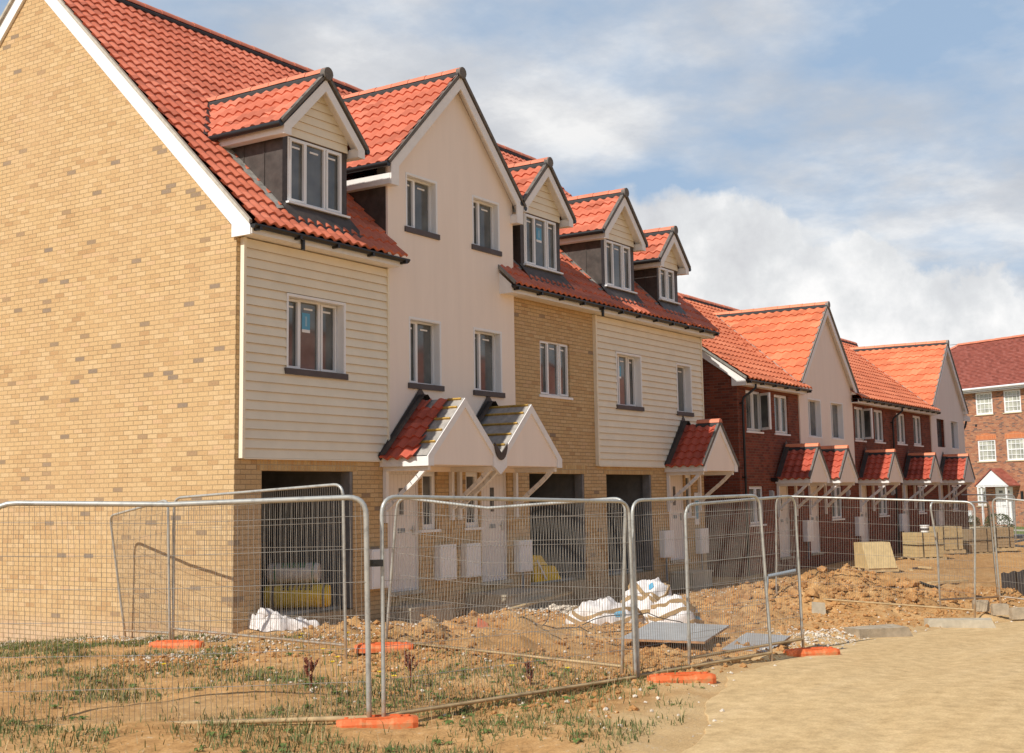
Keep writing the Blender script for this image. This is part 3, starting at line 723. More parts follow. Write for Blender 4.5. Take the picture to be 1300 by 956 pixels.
# ================================================================== TERRACE B
OFF = V((18.84, 0, -.3))
B = thing('terraced_house_block', 'two-storey dark red brick terrace with cream gables and a row of five small porches', 'terrace', loc=OFF)
TB = .70; YB0, ZB0 = -.36, 5.02
bz = lambda y: ZB0+TB*(y-YB0); by = lambda z: YB0+(z-ZB0)/TB
RYB = 4.6; RZB = bz(RYB); DB = 2*RYB
wb_up = [(19.44,20.53),(21.53,22.60),(28.70,29.74),(30.82,31.91),(33.47,34.60),(35.62,36.76)]
wc_up = [(24.19,25.30),(26.24,27.40),(38.82,40.0),(41.0,42.1)]
dB = [(21.50,22.45),(24.02,24.95),(28.80,29.75),(33.72,34.60),(38.66,39.55)]
gB = [(19.43,20.45),(26.05,27.10),(30.90,31.95),(35.75,36.72),(40.75,41.75)]
ZW = (3.63, 4.77)
hs = [rect(a, b, *ZW) for a, b in wb_up+wc_up]+[rect(a, b, .05, 2.14) for a, b in dB]+[rect(a, b, 1.05, 2.10) for a, b in gB]
XE = 43.2
mb = MB(); mb.plate(FRONT, rect(19.06, XE-.22, -1.0, 4.95), hs, -.22, 0); mb.build('front_wall', 'brickB', B)
for X, sg in ((18.84, -1), (XE, 1)):
    mb = MB(); mb.plate(frame((X,0,0), (0,1,0), (0,0,1), (sg,0,0)), [(0, -1.0), (DB, -1.0), (DB, 4.95), (RYB, RZB-.08), (0, 4.95)], [], -.22, .0015); mb.build('gable_wall', 'brickB', B)
mb = MB(); mb.box((19.1, DB-.2, -1.0), (43, DB-.002, 4.9)); mb.build('rear_wall', 'brickB', B)
def bay(u0, u1, apex, ws):
    c = (u0+u1)/2; hwid = (u1-u0)/2
    mb = MB(); zz = 5.25
    mb.plate(FRONT, [(u0, 2.2), (u1, 2.2), (u1, zz), (c, zz+hwid), (u0, zz)], [rect(a, b, *ZW) for a, b in ws], .0015, .04)
    mb.build('render_panel', 'renderB', B)
    mb = MB(); mb.plate(FRONT, [(u0, 4.95), (u1, 4.95), (u1, zz), (c, zz+hwid), (u0, zz)], [], -.18, .0); 
    for x in (u0, u1-.05): mb.box((x, 0, 4.9), (x+.05, .8, zz+.05))
    mb.build('gable_backing', 'block', B)
    g = cross_roof(B, 'gable_roof', c, hwid+.17, -.2, zz+hwid+.14, by(zz+hwid+.14)+.3, gauge=.38, tmat='tileB', rmat='ridgeB', roofz=lambda z: by(z), valley=('mortar', by, .20), verge=.03)
    bb = MB(); barge(bb, FRONT, u0-.12, u1+.12, c, zz+hwid+.08, zz-.12, .16, .17, .2, box=.2, backs=.13)
    for x in (u0-.13, u1-.03): bb.box((x, -.17, zz-.11), (x+.16, .35, zz+.05))
    bb.build('bargeboard', 'offwhite', g)
bay(23.46, 28.42, 7.86, wc_up[:2]); bay(37.98, XE-.03, 7.9, wc_up[2:])
for i, (a, b) in enumerate(wb_up):
    window(B, FRONT, a, b, *ZW, [(1,1),(1,1)], rec=.05, sill='white', sillw=.03, vents=False, fw=.07)
    if i in (0, 2):   # open sash
        s = MB(); uh = b-.04; wd = (b-a)/2-.06; an = R(58); G = frame(FRONT(uh, 0, -.03), (-math.cos(an), -math.sin(an), 0), (0,0,1), (math.sin(an), -math.cos(an), 0))
        s.plate(G, rect(0, wd, ZW[0]+.05, ZW[1]-.05), [rect(.06, wd-.06, ZW[0]+.12, ZW[1]-.12)], -.03, .03); o = s.build('open_sash', 'white', B)
        p = MB(); p.fbox(G, .05, wd-.05, ZW[0]+.11, ZW[1]-.11, -.005, .005); p.build('pane', 'glass', o)
for i, (a, b) in enumerate(wc_up):
    if i == 2: window(B, FRONT, a, b, *ZW, [(1,0)], rec=.1, sill=None, vents=False, mat='slate', fw=.04)
    else: window(B, FRONT, a, b, *ZW, [(.75,1),(1,0)], rec=.09, lining=.042, sill='white', sillw=.05, vents=False)
for a, b in gB: window(B, FRONT, a, b, 1.05, 2.10, [(1,1),(1,1)], rec=.05, sill='white', sillw=.03, vents=False, fw=.06)
for a, b in dB: front_door(B, a, b, .06, 2.13, slotx=.45)
for a, b in ((23.40, 23.92), (28.20, 28.70), (33.05, 33.60), (38.02, 38.5)): meter_box(B, a, b, .44, 1.07)
for a, b, s in ((21.35, 22.98, 1), (23.90, 25.53, 1), (28.72, 30.32, 1), (33.75, 35.32, 1), (38.60, 40.25, 1)):
    porch(B, a, b, 2.17, slope=1.05, tri='renderB', tmat='tileP')
mb = MB(); kb = math.sqrt(1+TB*TB); SB = (0,1,TB); NB = (0,-TB,1)
for x0, x1, ys in ((18.74, 23.62, YB0), (23.62, 28.25, .04), (28.25, 38.1, YB0), (38.1, XE+.1, .04)):
    tiles(mb, (x0, ys, bz(ys)), (1,0,0), SB, NB, x1-x0, (RYB-ys)*kb, phase=(x0-18.74) % .28, ss=5, roll=.28, gauge=.36)
mb.add([(18.74, RYB, RZB), (XE+.1, RYB, RZB), (XE+.1, DB+.36, ZB0), (18.74, DB+.36, ZB0)], [(0,1,2,3)])
rB = mb.build('roof', 'tileB', B)
mb = MB(); ridge_line(mb, (18.74, RYB, RZB+.05), (XE+.1, RYB, RZB+.05), r=.12); mb.build('ridge_tile', ['ridgeB', 'seal'], rB)
eave(rB, 18.8, 23.52, -.28, 4.86, zg=4.985); eave(rB, 28.30, 38.05, -.28, 4.86, zg=4.985)
for X, sg in ((18.775, -1), (XE+.06, 1)):
    mb = MB(); G = frame((X,0,0), (0,1,0), (0,0,1), (sg,0,0))
    mb.plate(G, [(-.30, 4.84), (.12, 4.84), (.12, 5.09), (RYB, RZB-.26), (DB-.12, 5.09), (DB-.12, 4.84), (DB+.3, 4.84), (DB+.3, 5.02), (RYB, RZB), (-.30, 5.0)], [], -.066, 0)
    mb.build('bargeboard', 'offwhite', rB)
for s in (0, 1):
    mb = MB(); X = 18.72; ya, yb_ = (-.34, RYB) if s == 0 else (DB+.34, RYB)
    mb.hexa([(X,ya,5.0),(X+.06,ya,5.0),(X+.06,yb_,RZB),(X,yb_,RZB),(X,ya,5.07),(X+.06,ya,5.07),(X+.06,yb_,RZB+.07),(X,yb_,RZB+.07)])
    mb.build('verge_trim', 'verge', rB)
def downpipe(x, z1, z0, parent):
    m = MB(); m.tube([(x+.28,-.37,z1-.05),(x+.26,-.37,z1-.16),(x+.03,-.11,z1-.42),(x,-.08,z1-.52),(x,-.08,z0)], .036, 8)
    for z in (z1-.6, (z0+z1)/2): m.box((x-.05,-.12,z),(x+.05,-.001,z+.04))
    m.build('downpipe', 'black', parent)
downpipe(19.02, 4.95, -.3, B); downpipe(32.75, 4.95, -.3, B)
mb = MB(); mb.tube([(XE+.03,-.17,5.0),(XE+.12,-.15,4.98),(XE+.12,-.05,4.6),(XE+.05,.0,4.5)], .045, 8); mb.build('downpipe', 'black', B)
for x in (20.9, 23.25, 27.5, 32.4): 
    l = MB(); l.box((x-.05,-.09,1.75),(x+.05,-.002,1.98)); l.tube([(x,-.1,1.80),(x,-.1,1.95)], .045, 8); l.build('wall_light', 'lamp', B)
mb = MB(); mb.tube([(19.05+2.0,-.02,2.28),(21.05,-.2,2.28)], .06, 10); mb.build('flue_outlet', 'black', B)
OFF = V((0,0,0))

# row across the road (outside the frame; it shows in the window panes)
Dd = thing('terraced_house_block', 'red-tiled brick terrace across the road, behind the photographer, mirrored in the window panes', 'terrace', loc=(44, -20, -.3), rz=R(180))
mb = MB(); mb.plate(FRONT, rect(-26, 24, -.5, 5.6), [rect(x, x+1.1, z, z+1.15) for x in range(-24, 22, 4) for z in (.95, 3.7)], -.25, 0); mb.box((-26, .26, -.5), (24, 9, 5.6)); mb.build('front_wall', 'brickB', Dd)
for x in range(-24, 22, 4):
    for z in (.95, 3.7): window(Dd, FRONT, x, x+1.1, z, z+1.15, [(1,1),(1,1)], rec=.05, sill='white', vents=False)
for x in range(-22, 20, 8): front_door(Dd, x, x+.9, .02, 2.1)
mb = MB(); tiles(mb, (-26.3, -.4, 5.55), (1,0,0), (0,1,.85), (0,-.85,1), 50.6, 6.4, roll=.3, gauge=.36, ss=4); mb.add([(-26.3,4.48,9.7),(24.3,4.48,9.7),(24.3,9.4,5.55),(-26.3,9.4,5.55)], [(0,1,2,3)]); rD = mb.build('roof', 'tileA', Dd)
mb = MB(); ridge_line(mb, (-26.3,4.48,9.75), (24.3,4.48,9.75)); mb.build('ridge_tile', ['ridge', 'seal'], rD)
eave(rD, -26.2, 24.2, -.3, 5.4)
# ================================================================== HOUSE C (rotated, local coordinates)
CR = R(-118.5)
Cc = thing('brick_house', 'three-storey multi-red brick house with white sash windows and white porch closing the street', 'house', loc=(62.3, 3.3, 0), rz=CR)
CX0, CX1, CD = -10.2, 12.5, 9.0
topw = [(-3.6,-2.4),(-.79,.42),(1.21,2.39),(3.6,4.8),(6.2,7.4)]
midw = [(-3.6,-2.4),(-.82,.45),(1.22,2.42),(3.6,4.8),(6.2,7.4)]
loww = [(-1.08,-.44),(2.45,3.1),(4.2,5.4)]
mb = MB(); mb.plate(FRONT, rect(CX0, CX1, -1.0, 7.45), [rect(a, b, 6.15, 7.40) for a, b in topw]+[rect(a, b, 3.47, 4.70) for a, b in midw]+[rect(a, b, .95, 2.05) for a, b in loww]+[rect(.2, 1.46, -.12, 2.0)], -.24, 0)
mb.box((CX0, CD-.24, -1), (CX1, CD, 7.45)); mb.box((CX0, .241, -1), (CX0+.24, CD-.24, 7.45)); mb.box((CX1-.24, .241, -1), (CX1, CD-.24, 7.45)); mb.build('wall', 'brickC', Cc)
for a, b in topw: window(Cc, FRONT, a, b, 6.15, 7.40, [(1,0)], rec=.03, sill='buff', sillw=.05, vents=False, bars=(4,4), glassm='glassC', fw=.09)
for a, b in midw: window(Cc, FRONT, a, b, 3.47, 4.70, [(1,0)], rec=.03, sill='buff', sillw=.05, vents=False, bars=(4,4), glassm='glassC', fw=.09, arch=.12)
for a, b in loww: window(Cc, FRONT, a, b, .95, 2.05, [(1,0)], rec=.03, sill='buff', sillw=.05, vents=False, bars=(2,4), glassm='glassC', fw=.09, arch=.05)
mb = MB()
for a, b in midw: mb.plate(FRONT, [(a-.12, 4.68), (b+.12, 4.68), (b+.05, 4.98), ((a+b)/2, 5.08), (a-.05, 4.98)], [], .0005, .006)
for a, b in loww+[(0.1,1.5)]: mb.fbox(FRONT, a-.12, b+.12, 2.04, 2.3, .0005, .006)
mb.build('arch_course', 'soldC', Cc)
mb = MB(); mb.plate(FRONT, rect(.2, 1.46, -.12, 2.0), [], -.1, -.04); mb.fbox(FRONT, .3, 1.36, 1.42, 1.95, -.04, -.02); mb.fbox(FRONT, .28, 1.38, -.1, 1.36, -.04, -.02)
d = mb.build('front_door', 'whiteplastic', Cc)
mb = MB(); mb.fbox(FRONT, .48, .74, 1.66, 1.80, -.02, -.01); mb.fbox(FRONT, .96, 1.22, 1.66, 1.80, -.02, -.01); mb.build('pane', 'glass', d)
mb = MB(); mb.fbox(FRONT, .66, 1.02, .92, .98, -.02, -.008); mb.build('letter_plate', 'lamp', d)
pc = MB(); pc.plate(FRONT, [(-.35, 2.06), (1.9, 2.06), (.78, 2.92)], [], .8, .86); pc.fbox(FRONT, -.35, 1.9, 2.02, 2.1, .01, .86)
for x in (-.1, 1.62): pc.fbox(FRONT, x, x+.09, -.15, 2.03, .7, .79)
pco = pc.build('porch_canopy', 'whiteplastic', Cc)
pc = MB(); pc.hexa([(-.45,-.9,2.04),(.78,-.9,2.98),(.78,-.01,2.98),(-.45,-.01,2.04),(-.45,-.9,2.1),(.78,-.9,3.05),(.78,-.01,3.05),(-.45,-.01,2.1)]); pc.hexa([(2.0,-.9,2.04),(.78,-.9,2.98),(.78,-.01,2.98),(2.0,-.01,2.04),(2.0,-.9,2.1),(.78,-.9,3.05),(.78,-.01,3.05),(2.0,-.01,2.1)]); pc.build('roof_tiles', 'tileC', pco)
pc = MB(); pc.fbox(FRONT, -1.76, -1.43, .03, .69, .003, .15); pc.build('meter_box', 'whiteplastic', Cc)
pc = MB(); pc.fbox(FRONT, -.9, -.78, 5.5, 5.62, .001, .03); pc.tube([FRONT(2.12,1.3,.06), FRONT(2.12,1.75,.06)], .08, 8); pc.build('wall_vent', 'black', Cc)
e = .35; ez = 7.55; rd = CD/2; pr = 10.95
P0 = (CX0-e, -e, ez); P1 = (CX1+e, -e, ez); P2 = (CX1+e, CD+e, ez); P3 = (CX0-e, CD+e, ez); Q0 = (-5.9, rd, pr); Q1 = (CX1-4, rd, pr)
mb = MB(); mb.add([P0, P1, Q1, Q0], [(0,1,2,3)]); mb.add([P1, P2, Q1], [(0,1,2)]); mb.add([P2, P3, Q0, Q1], [(0,1,2,3)]); mb.add([P3, P0, Q0], [(0,1,2)]); mb.add([P0, P1, P2, P3], [(3,2,1,0)])
rc = mb.build('roof', 'tileC', Cc)
# plain tile courses as shallow steps on the front slope
mb = MB(); n = 34
for j in range(n):
    t0, t1 = j/n, (j+1)/n
    a0 = V(P0).lerp(V(Q0), t0); b0 = V(P1).lerp(V(Q1), t0); a1 = V(P0).lerp(V(Q0), t1); b1 = V(P1).lerp(V(Q1), t1); up = V((0,-.02,.03))
    mb.add([a0+up, b0+up, b1, a1], [(0,1,2,3)]); mb.add([a0+up, b0+up, b0, a0], [(3,2,1,0)])
mb.build('plain_tiles', 'tileC', rc)
mb = MB(); mb.box((CX0-e, -e-.09, 7.48), (CX1+e, -e, 7.62)); mb.box((CX0-e, -e, 7.42), (CX1+e, .02, 7.46)); mb.tube([(CX0-e,-e-.14,7.62),(CX1+e,-e-.14,7.62)], .07, 8); mb.build('gutter', 'whiteplastic', rc)
mb = MB(); ridge_line(mb, Q0, Q1, r=.13, seal=False); ridge_line(mb, P0, Q0, r=.12, seal=False); mb.build('ridge_tile', ['ridge', 'seal'], rc)

# ================================================================== GROUND
def smooth(a, b, x):
    t = max(0., min(1., (x-a)/(b-a))); return t*t*(3-2*t)
def road_edge(x):
    pts = [(-30, -10.8), (-8, -10.2), (-4, -9.3), (-.4, -8.0), (2.5, -7.9), (4.9, -7.75), (8, -8.3), (10.8, -8.9), (20, -11), (32, -14)]
    for (a, b), (c, d) in zip(pts, pts[1:]):
        if x <= c: return b+(d-b)*(x-a)/(c-a)
    return -14
def base_h(x, y):
    h = -.030*max(0, min(10, x)) - .08*smooth(-3.5, -8, y)
    if x < .5: h -= .075*max(0, min(6, y))
    if x > 16: h -= .05*smooth(16, 30, x)
    return h
def heap_h(x, y):
    dx, dy = x-11.5, y+5.25; c, s = math.cos(R(-32)), math.sin(R(-32)); u = dx*c+dy*s; v = -dx*s+dy*c
    r = math.sqrt((u/3.3)**2+(v/1.6)**2)
    if r > 1.3: return 0
    h = .82*max(0, 1-r)**.85
    # lower shoulder to the right
    return h*.8
def ground_h(x, y):
    h = base_h(x, y); re = road_edge(x); off = smooth(re, re+.5, y) if -40 < x < 40 else 1
    near = 1 if (-9 < x < 45 and -14 < y < 10) else 0
    if near and off > 0:
        p = V((x, y, 0)); n = noise.fractal(p*.55, 1.0, 2.0, 3)*.07
        mud = smooth(-2.0, 1.0, x)*smooth(.3, -1.2, y)
        amp = .35+mud*.9
        n2 = noise.fractal(p*2.6, .8, 2.1, 4); n3 = abs(noise.fractal(p*1.5+V((9,3,1)), .9, 2.2, 4))
        h += off*(n+amp*(.04*n2+.055*n3))
        # foreground lumps
        for (cx, cy, rx, ry_, a) in ((.3,-3.3,1.1,.55,.24), (1.0,-4.4,1.6,.6,.20), (1.9,-3.0,1.2,.5,.14), (.9,-1.5,1.3,.6,.12), (7.2,-5.4,1.4,.7,.10), (4.8,-1.9,2.2,.5,.08), (13,-3.2,3,.7,.12), (9.6,-6.6,1.6,.5,.10), (15.5,-7.8,2,.7,.22)):
            d = math.hypot((x-cx)/rx, (y-cy)/ry_)
            if d < 1.6: h += off*a*math.exp(-d*d*1.6)*(1+.5*n2+.45*n3)
        hh = heap_h(x, y)
        if hh > 0: h += hh*(1+.22*n2)+.13*n3*min(1, hh*3)
        # trench along the front of the homes
        if 3.2 < x < 16.4: h -= .30*smooth(-1.25, -.75, y)*smooth(3.2, 3.6, x)
    if -30 < x < 32 and y < re: h -= .09*(1-smooth(re-.5, re-.1, y))*smooth(re-16, re-14.2, y)
    if 0 < x < 16.5 and 0 < y < 10.3: h = min(h, -.3)
    if 18.8 < x < 43.2 and 0 < y < 9.3: h = min(h, -.6)
    return h
def axis(lo, hi, step, far_lo, far_hi, g=1.22):
    a = []; x = lo
    while x <= hi: a.append(x); x += step
    s = step; x = a[-1]
    while x < far_hi: s *= g; x += s; a.append(x)
    s = step; x = a[0]; pre = []
    while x > far_lo: s *= g; x -= s; pre.append(x)
    return pre[::-1]+a
xs = axis(-8, 17, .075, -500, 700); ys = axis(-11, 1.2, .075, -500, 700)
nx, ny = len(xs), len(ys); vs = []
for y in ys:
    for x in xs: vs.append((x, y, ground_h(x, y)))
fs = [(j*nx+i, j*nx+i+1, (j+1)*nx+i+1, (j+1)*nx+i) for j in range(ny-1) for i in range(nx-1)]
mb = MB(); mb.add(vs, fs, True); gob = struct(mb.build('ground', 'soil'))
at = gob.data.attributes.new('sandiness', 'FLOAT', 'POINT')
def sandy(x, y):
    if not (-40 < x < 45 and y < 4): return .35
    re = road_edge(x); n = noise.fractal(V((x*.8, y*1.1, 2)), 1, 2, 4)
    return max(0, min(1, smooth(re+1.5, re+.1, y+.8*n)*(1-.35*smooth(.1, .6, noise.noise(V((x*2.2, y*2.2, 9)))))))
at.data.foreach_set('value', [sandy(p[0], p[1]) for p in vs])
# sandy road sheet
mb = MB(); rx = [-30+.12*i for i in range(int(62/.12))]
vs = []; nr = 60
for x in rx:
    re = road_edge(x)+.0+.15*noise.noise(V((x*.7, 3, 1)))+.05*noise.noise(V((x*4, 3, 1)))
    for k in range(nr):
        t = (k/(nr-1))**2; y = re-14*t; vs.append((x, y, base_h(x, y)+.012+.006*noise.noise(V((x*.35, y*1.2, 0)))-.025*noise.noise(V((7, y*.0+x*.02, 1)))*0-.02*(k == 0)-.03*(math.exp(-((y-re+1.6)/.22)**2)+math.exp(-((y-re+3.2)/.22)**2))*(y > -13)))
fs = [(i*nr+k, i*nr+k+1, (i+1)*nr+k+1, (i+1)*nr+k) for i in range(len(rx)-1) for k in range(nr-1)]
mb.add(vs, fs, True); struct(mb.build('road', 'roadsand'))
# far street in front of the brick house (built in the house's frame)
MC = Matrix.Translation((62.3, 3.3, 0)) @ Matrix.Rotation(CR, 4, 'Z')
def loc2w(p): return MC @ V(p)
def strip(name, mat, x0, x1, d0, d1, z, th=None, kind=True):
    m = MB()
    p = [loc2w(q) for q in ((x0,-d1,z),(x1,-d1,z),(x1,-d0,z),(x0,-d0,z))]
    if th:
        q = [loc2w(q) for q in ((x0,-d1,z-th),(x1,-d1,z-th),(x1,-d0,z-th),(x0,-d0,z-th))]; m.hexa(q+p)
    else: m.add(p, [(0,1,2,3)])
    o = m.build(name, mat)
    if kind: struct(o)
    return o
strip('lawn', 'lawn', -14, 30, 0, 3.6, -.20, .3); strip('path', 'paving', .0, 1.7, 0, 3.7, -.188, .2)
strip('pavement', 'concrete', -16, 34, 3.6, 5.2, -.22, .3); strip('lawn', 'lawn', -16, 34, 5.2, 8.8, -.235, .3)
strip('pavement', 'concrete', -16, 34, 8.8, 10.6, -.23, .3); strip('far_road', 'asphalt', -20, 40, 10.75, 17.5, -.34, .1)
def bush(name, label, loc, rx, ry_, h, n=900):
    m = MB()
    for i in range(n):
        a = random.uniform(0, 2*math.pi); z = random.uniform(0, 1); r = math.sqrt(max(0, 1-(z*.95)**2.5))*random.uniform(.75, 1.05)
        p = V((math.cos(a)*r*rx, math.sin(a)*r*ry_, z*h)); d = V((random.gauss(0,1), random.gauss(0,1), random.gauss(.3,1))).normalized()*.07; e2 = d.cross(V((0,0,1))).normalized()*.035
        m.add([p-e2, p+e2, p+d], [(0,1,2)])
    o = m.build(name, 'hedge'); o.location = loc
    return tag(o, label, 'bush', 'bushes in front of the far brick house')
bush('bush', 'low rounded bush on the verge right of the far brick house door', loc2w((2.6,-2.6,-.2)), 1.5, .7, .75, 1500)
bush('bush', 'small dark bush between the far brick house door and the meter box', loc2w((-.55,-1.2,-.2)), .5, .5, .6)

# ------------------------------------------------------------------ loose ground detail
def lump(mb, p, r, seed, flat=.7, n=1):
    # squashed irregular octahedron-like stone, 14 verts
    vs = []; ph = random.uniform(0, 6.28)
    for i, (zz, k, rr) in enumerate(((-.4, 5, .8), (.25, 5, .85))):
        for j in range(k):
            a = ph+2*math.pi*(j+.5*i)/k; q = r*rr*random.uniform(.72, 1.2)
            vs.append(p+V((math.cos(a)*q, math.sin(a)*q, zz*r*flat+random.uniform(-.15,.15)*r)))
    vs.append(p+V((random.uniform(-.2,.2)*r, random.uniform(-.2,.2)*r, r*flat*random.uniform(.8,1.1))))
    f = [(j, (j+1) % 5, 5+j) for j in range(5)]+[((j+1) % 5, 5+(j+1) % 5, 5+j) for j in range(5)]+[(5+j, 5+(j+1) % 5, 10) for j in range(5)]
    mb.add(vs, f)
cl = MB(); st = MB(); cnt = 0
while cnt < 14000:
    x = random.uniform(-3.5, 17); y = random.uniform(-8.2, -.9)
    if y < road_edge(x)+.15: continue
    d = noise.noise(V((x*.6, y*.8, 5)))+.2*smooth(-2.5, .5, x)+(.5 if heap_h(x, y) > .02 else 0)
    if random.random() > .25+d*1.1: continue
    r = random.choice((.012, .018, .022, .03, .03, .045))*random.uniform(.7, 1.3)
    if heap_h(x, y) > .05 or (math.hypot(x-.8, (y+3.9)*1.2) < 1.6): r *= 1.5*random.choice((.4, .5, .6, .7, .8, 1, 1.8))
    lump(cl, V((x, y, ground_h(x, y)+r*.2)), r, 0); cnt += 1
struct(cl.build('soil_clods', 'clod'), 'stuff')
cnt = 0
while cnt < 7000:
    t = random.random()
    if t < .35: x = random.uniform(-3, 17); y = random.uniform(-2.3, -.9)
    elif t < .5: x = -.05-abs(random.gauss(0, .35)); y = random.uniform(-.3, 7)
    elif t < .62: x = random.gauss(6.6, .8); y = random.gauss(-1.9, .35)
    elif t < .74: x = random.gauss(4.6, .8); y = random.gauss(-7.2, .35)
    else: x = random.uniform(-4, 17); y = random.uniform(-9.8, -1)
    if y < road_edge(x)-1.6 or (0 < x < 16.5 and y > -.05): continue
    r = random.choice((.008, .012, .016, .024))*random.uniform(.8, 1.4)
    if 6 < x < 7.6 and -2.4 < y < -1.3: r *= 1.7
    lump(st, V((x, y, ground_h(x, y)+r*.4)), r, 0); cnt += 1
struct(st.build('stone_chippings', 'stonechip'), 'stuff')
# rough grass
gm = MB(); cnt = 0; tries = 0
def grass_density(x, y):
    n = noise.fractal(V((x*.8, y*.8, 7)), 1, 2, 3)
    d = 0
    if x < -.15: d = smooth(-.12, .4, n+.18*smooth(-1.0, -3.5, x)+.35*smooth(.5, 3, y))**1.3+.03 * (1 if y > -6.9 else .7)
    # verge strip at the foot of the near fences
    s = smooth(.9, .2, abs((x+2.6)+ (y+6.1)*.0)-1.2)*smooth(-3.6, -5.2, y)*smooth(-8.4, -7.2, y)
    d = max(d, s*.85*(.4+smooth(-.2, .3, n)))
    return d
while cnt < 44000 and tries < 600000:
    tries += 1
    x = random.uniform(-7.5, .2); y = random.uniform(-9, 7)
    if y < road_edge(x)+.2 or x > -.12 and y > -.2: continue
    if random.random() > grass_density(x, y): continue
    z = ground_h(x, y); h = random.uniform(.02, .085)*(1.9 if random.random() < .08 else 1); a = random.uniform(0, 6.28); w = .003+.004*random.random()
    ln = V((math.cos(a), math.sin(a), 0)); sd = V((-ln.y, ln.x, 0))*w; b = V((x, y, z-.01)); b2 = b+ln*h*.25+V((0,0,h*.7)); tp = b+ln*h*random.uniform(.4, 1.0)+V((0,0,h))
    gm.add([b-sd, b+sd, b2+sd*.7, b2-sd*.7, tp], [(0,1,2,3),(3,2,4)]); cnt += 1
struct(gm.build('rough_grass', 'grass'), 'stuff')
dm_ = MB(); cnt = 0
while cnt < 5200:
    x = random.uniform(-7.5, -.15); y = random.uniform(-9, 7)
    if y < road_edge(x)+.1 or random.random() > grass_density(x, y)*.8+.12: continue
    z = ground_h(x, y); h = random.uniform(.03, .2) if random.random() < .7 else .02; a = random.uniform(0, 6.28); ln = V((math.cos(a), math.sin(a), 0))*random.uniform(.02, .12); sd = V((-ln.y, ln.x, 0)).normalized()*.003; b = V((x, y, z+.004))
    dm_.add([b-sd, b+sd, b+ln+V((0,0,h))], [(0,1,2)]); cnt += 1
struct(dm_.build('dead_stalks', 'straw'), 'stuff')
wm = MB()
for i in range(520):
    while True:
        x = random.uniform(-6.5, -.3); y = random.uniform(-8.6, 5)
        if y > road_edge(x)+.2 and random.random() < grass_density(x, y)+.04: break
    z = ground_h(x, y); n = random.randint(4, 8); s = random.uniform(.03, .075)
    for k in range(n):
        a = 6.28*k/n+random.uniform(-.3,.3); ln = V((math.cos(a), math.sin(a), 0)); sd = V((-ln.y, ln.x, 0))*s*.22; b = V((x, y, z)); m1 = b+ln*s*.5+V((0,0,s*.45)); tp = b+ln*s+V((0,0,s*.25*random.random()))
        wm.add([b, m1+sd, tp, m1-sd], [(0,1,2,3)])
struct(wm.build('broadleaf_weeds', 'leaf'), 'stuff')
def flower(x, y, h, label):
    z = ground_h(x, y); f = thing('wild_flower', label, 'flower', (x, y, z), 0, 'yellow wild flowers in the rough grass')
    m = MB(); m.tube([(0,0,0),(.01,.01,h*.5),(.0,.02,h)], .004, 5); m.build('stem', 'leaf', f)
    m = MB()
    for k in range(9):
        a = 6.28*k/9; d = V((math.cos(a), math.sin(a), .35)); s = V((-math.sin(a), math.cos(a), 0))*.010; p = V((0,.02,h))
        m.add([p-s*.5, p+d*.030+s, p+d*.034, p+d*.030-s], [(0,1,2,3)])
    m.tube([(0,.02,h-.004),(0,.02,h+.012)], .011, 6); m.build('flower_head', 'flower', f)
fl_lab = 'small yellow wild flower in the weeds at the foot of the near fence'
for (x, y, h) in ((-2.55,-4.25,.20), (-2.75,-4.35,.16), (-2.0,-3.55,.18), (-.9,-2.2,.17), (-1.1,-2.35,.14), (-2.6,-5.3,.18), (-2.9,-5.15,.14), (-1.95,-6.2,.2), (-1.7,-6.75,.17), (-3.1,-5.5,.16), (-3.6,-2.6,.15), (-.8,-2.9,.16)):
    flower(x, y, h, fl_lab)
def dock(x, y, h, label, seed):
    random.seed(seed); z = ground_h(x, y); o = thing('dock_plant', label, 'weed', (x, y, z), 0, 'dried dock plants')
    m = MB(); brs = []
    m.tube([(0,0,0),(.01,0,h*.5),(.0,.01,h)], [.009,.007,.003], 6)
    for k in range(7):
        a = random.uniform(0, 6.28); z0 = h*random.uniform(.2, .7); L = h*random.uniform(.25, .5); p = V((0,0,z0)); q = p+V((math.cos(a)*L*.6, math.sin(a)*L*.6, L*.8)); m.tube([p, p.lerp(q,.5)+V((math.cos(a)*.02,math.sin(a)*.02,0)), q], [.005,.004,.002], 5); brs.append((p, q))
    m.build('stem', 'rust', o)
    m = MB(); brs.append((V((0,0,h*.4)), V((0,.01,h))))
    for p, q in brs:
        for i in range(26): lump(m, p.lerp(q, random.uniform(.25, 1))+V((random.gauss(0,.009), random.gauss(0,.009), 0)), random.uniform(.006, .012), 0)
    m.build('seed_head', 'rust', o)
dock(-2.75, -5.42, .38, 'rust-brown dried dock plant standing right of the pair of clamped fence posts', 3)
dock(-3.55, -4.75, .30, 'thin rust-brown dock stalk left of the clamped fence posts', 5)
dock(-1.85, -6.35, .26, 'low rust-brown dock stalk beside the sloping bottom rail', 8)
dock(-2.9, -4.1, .22, 'short brown dock stalk below the first garage', 9)
random.seed(11)

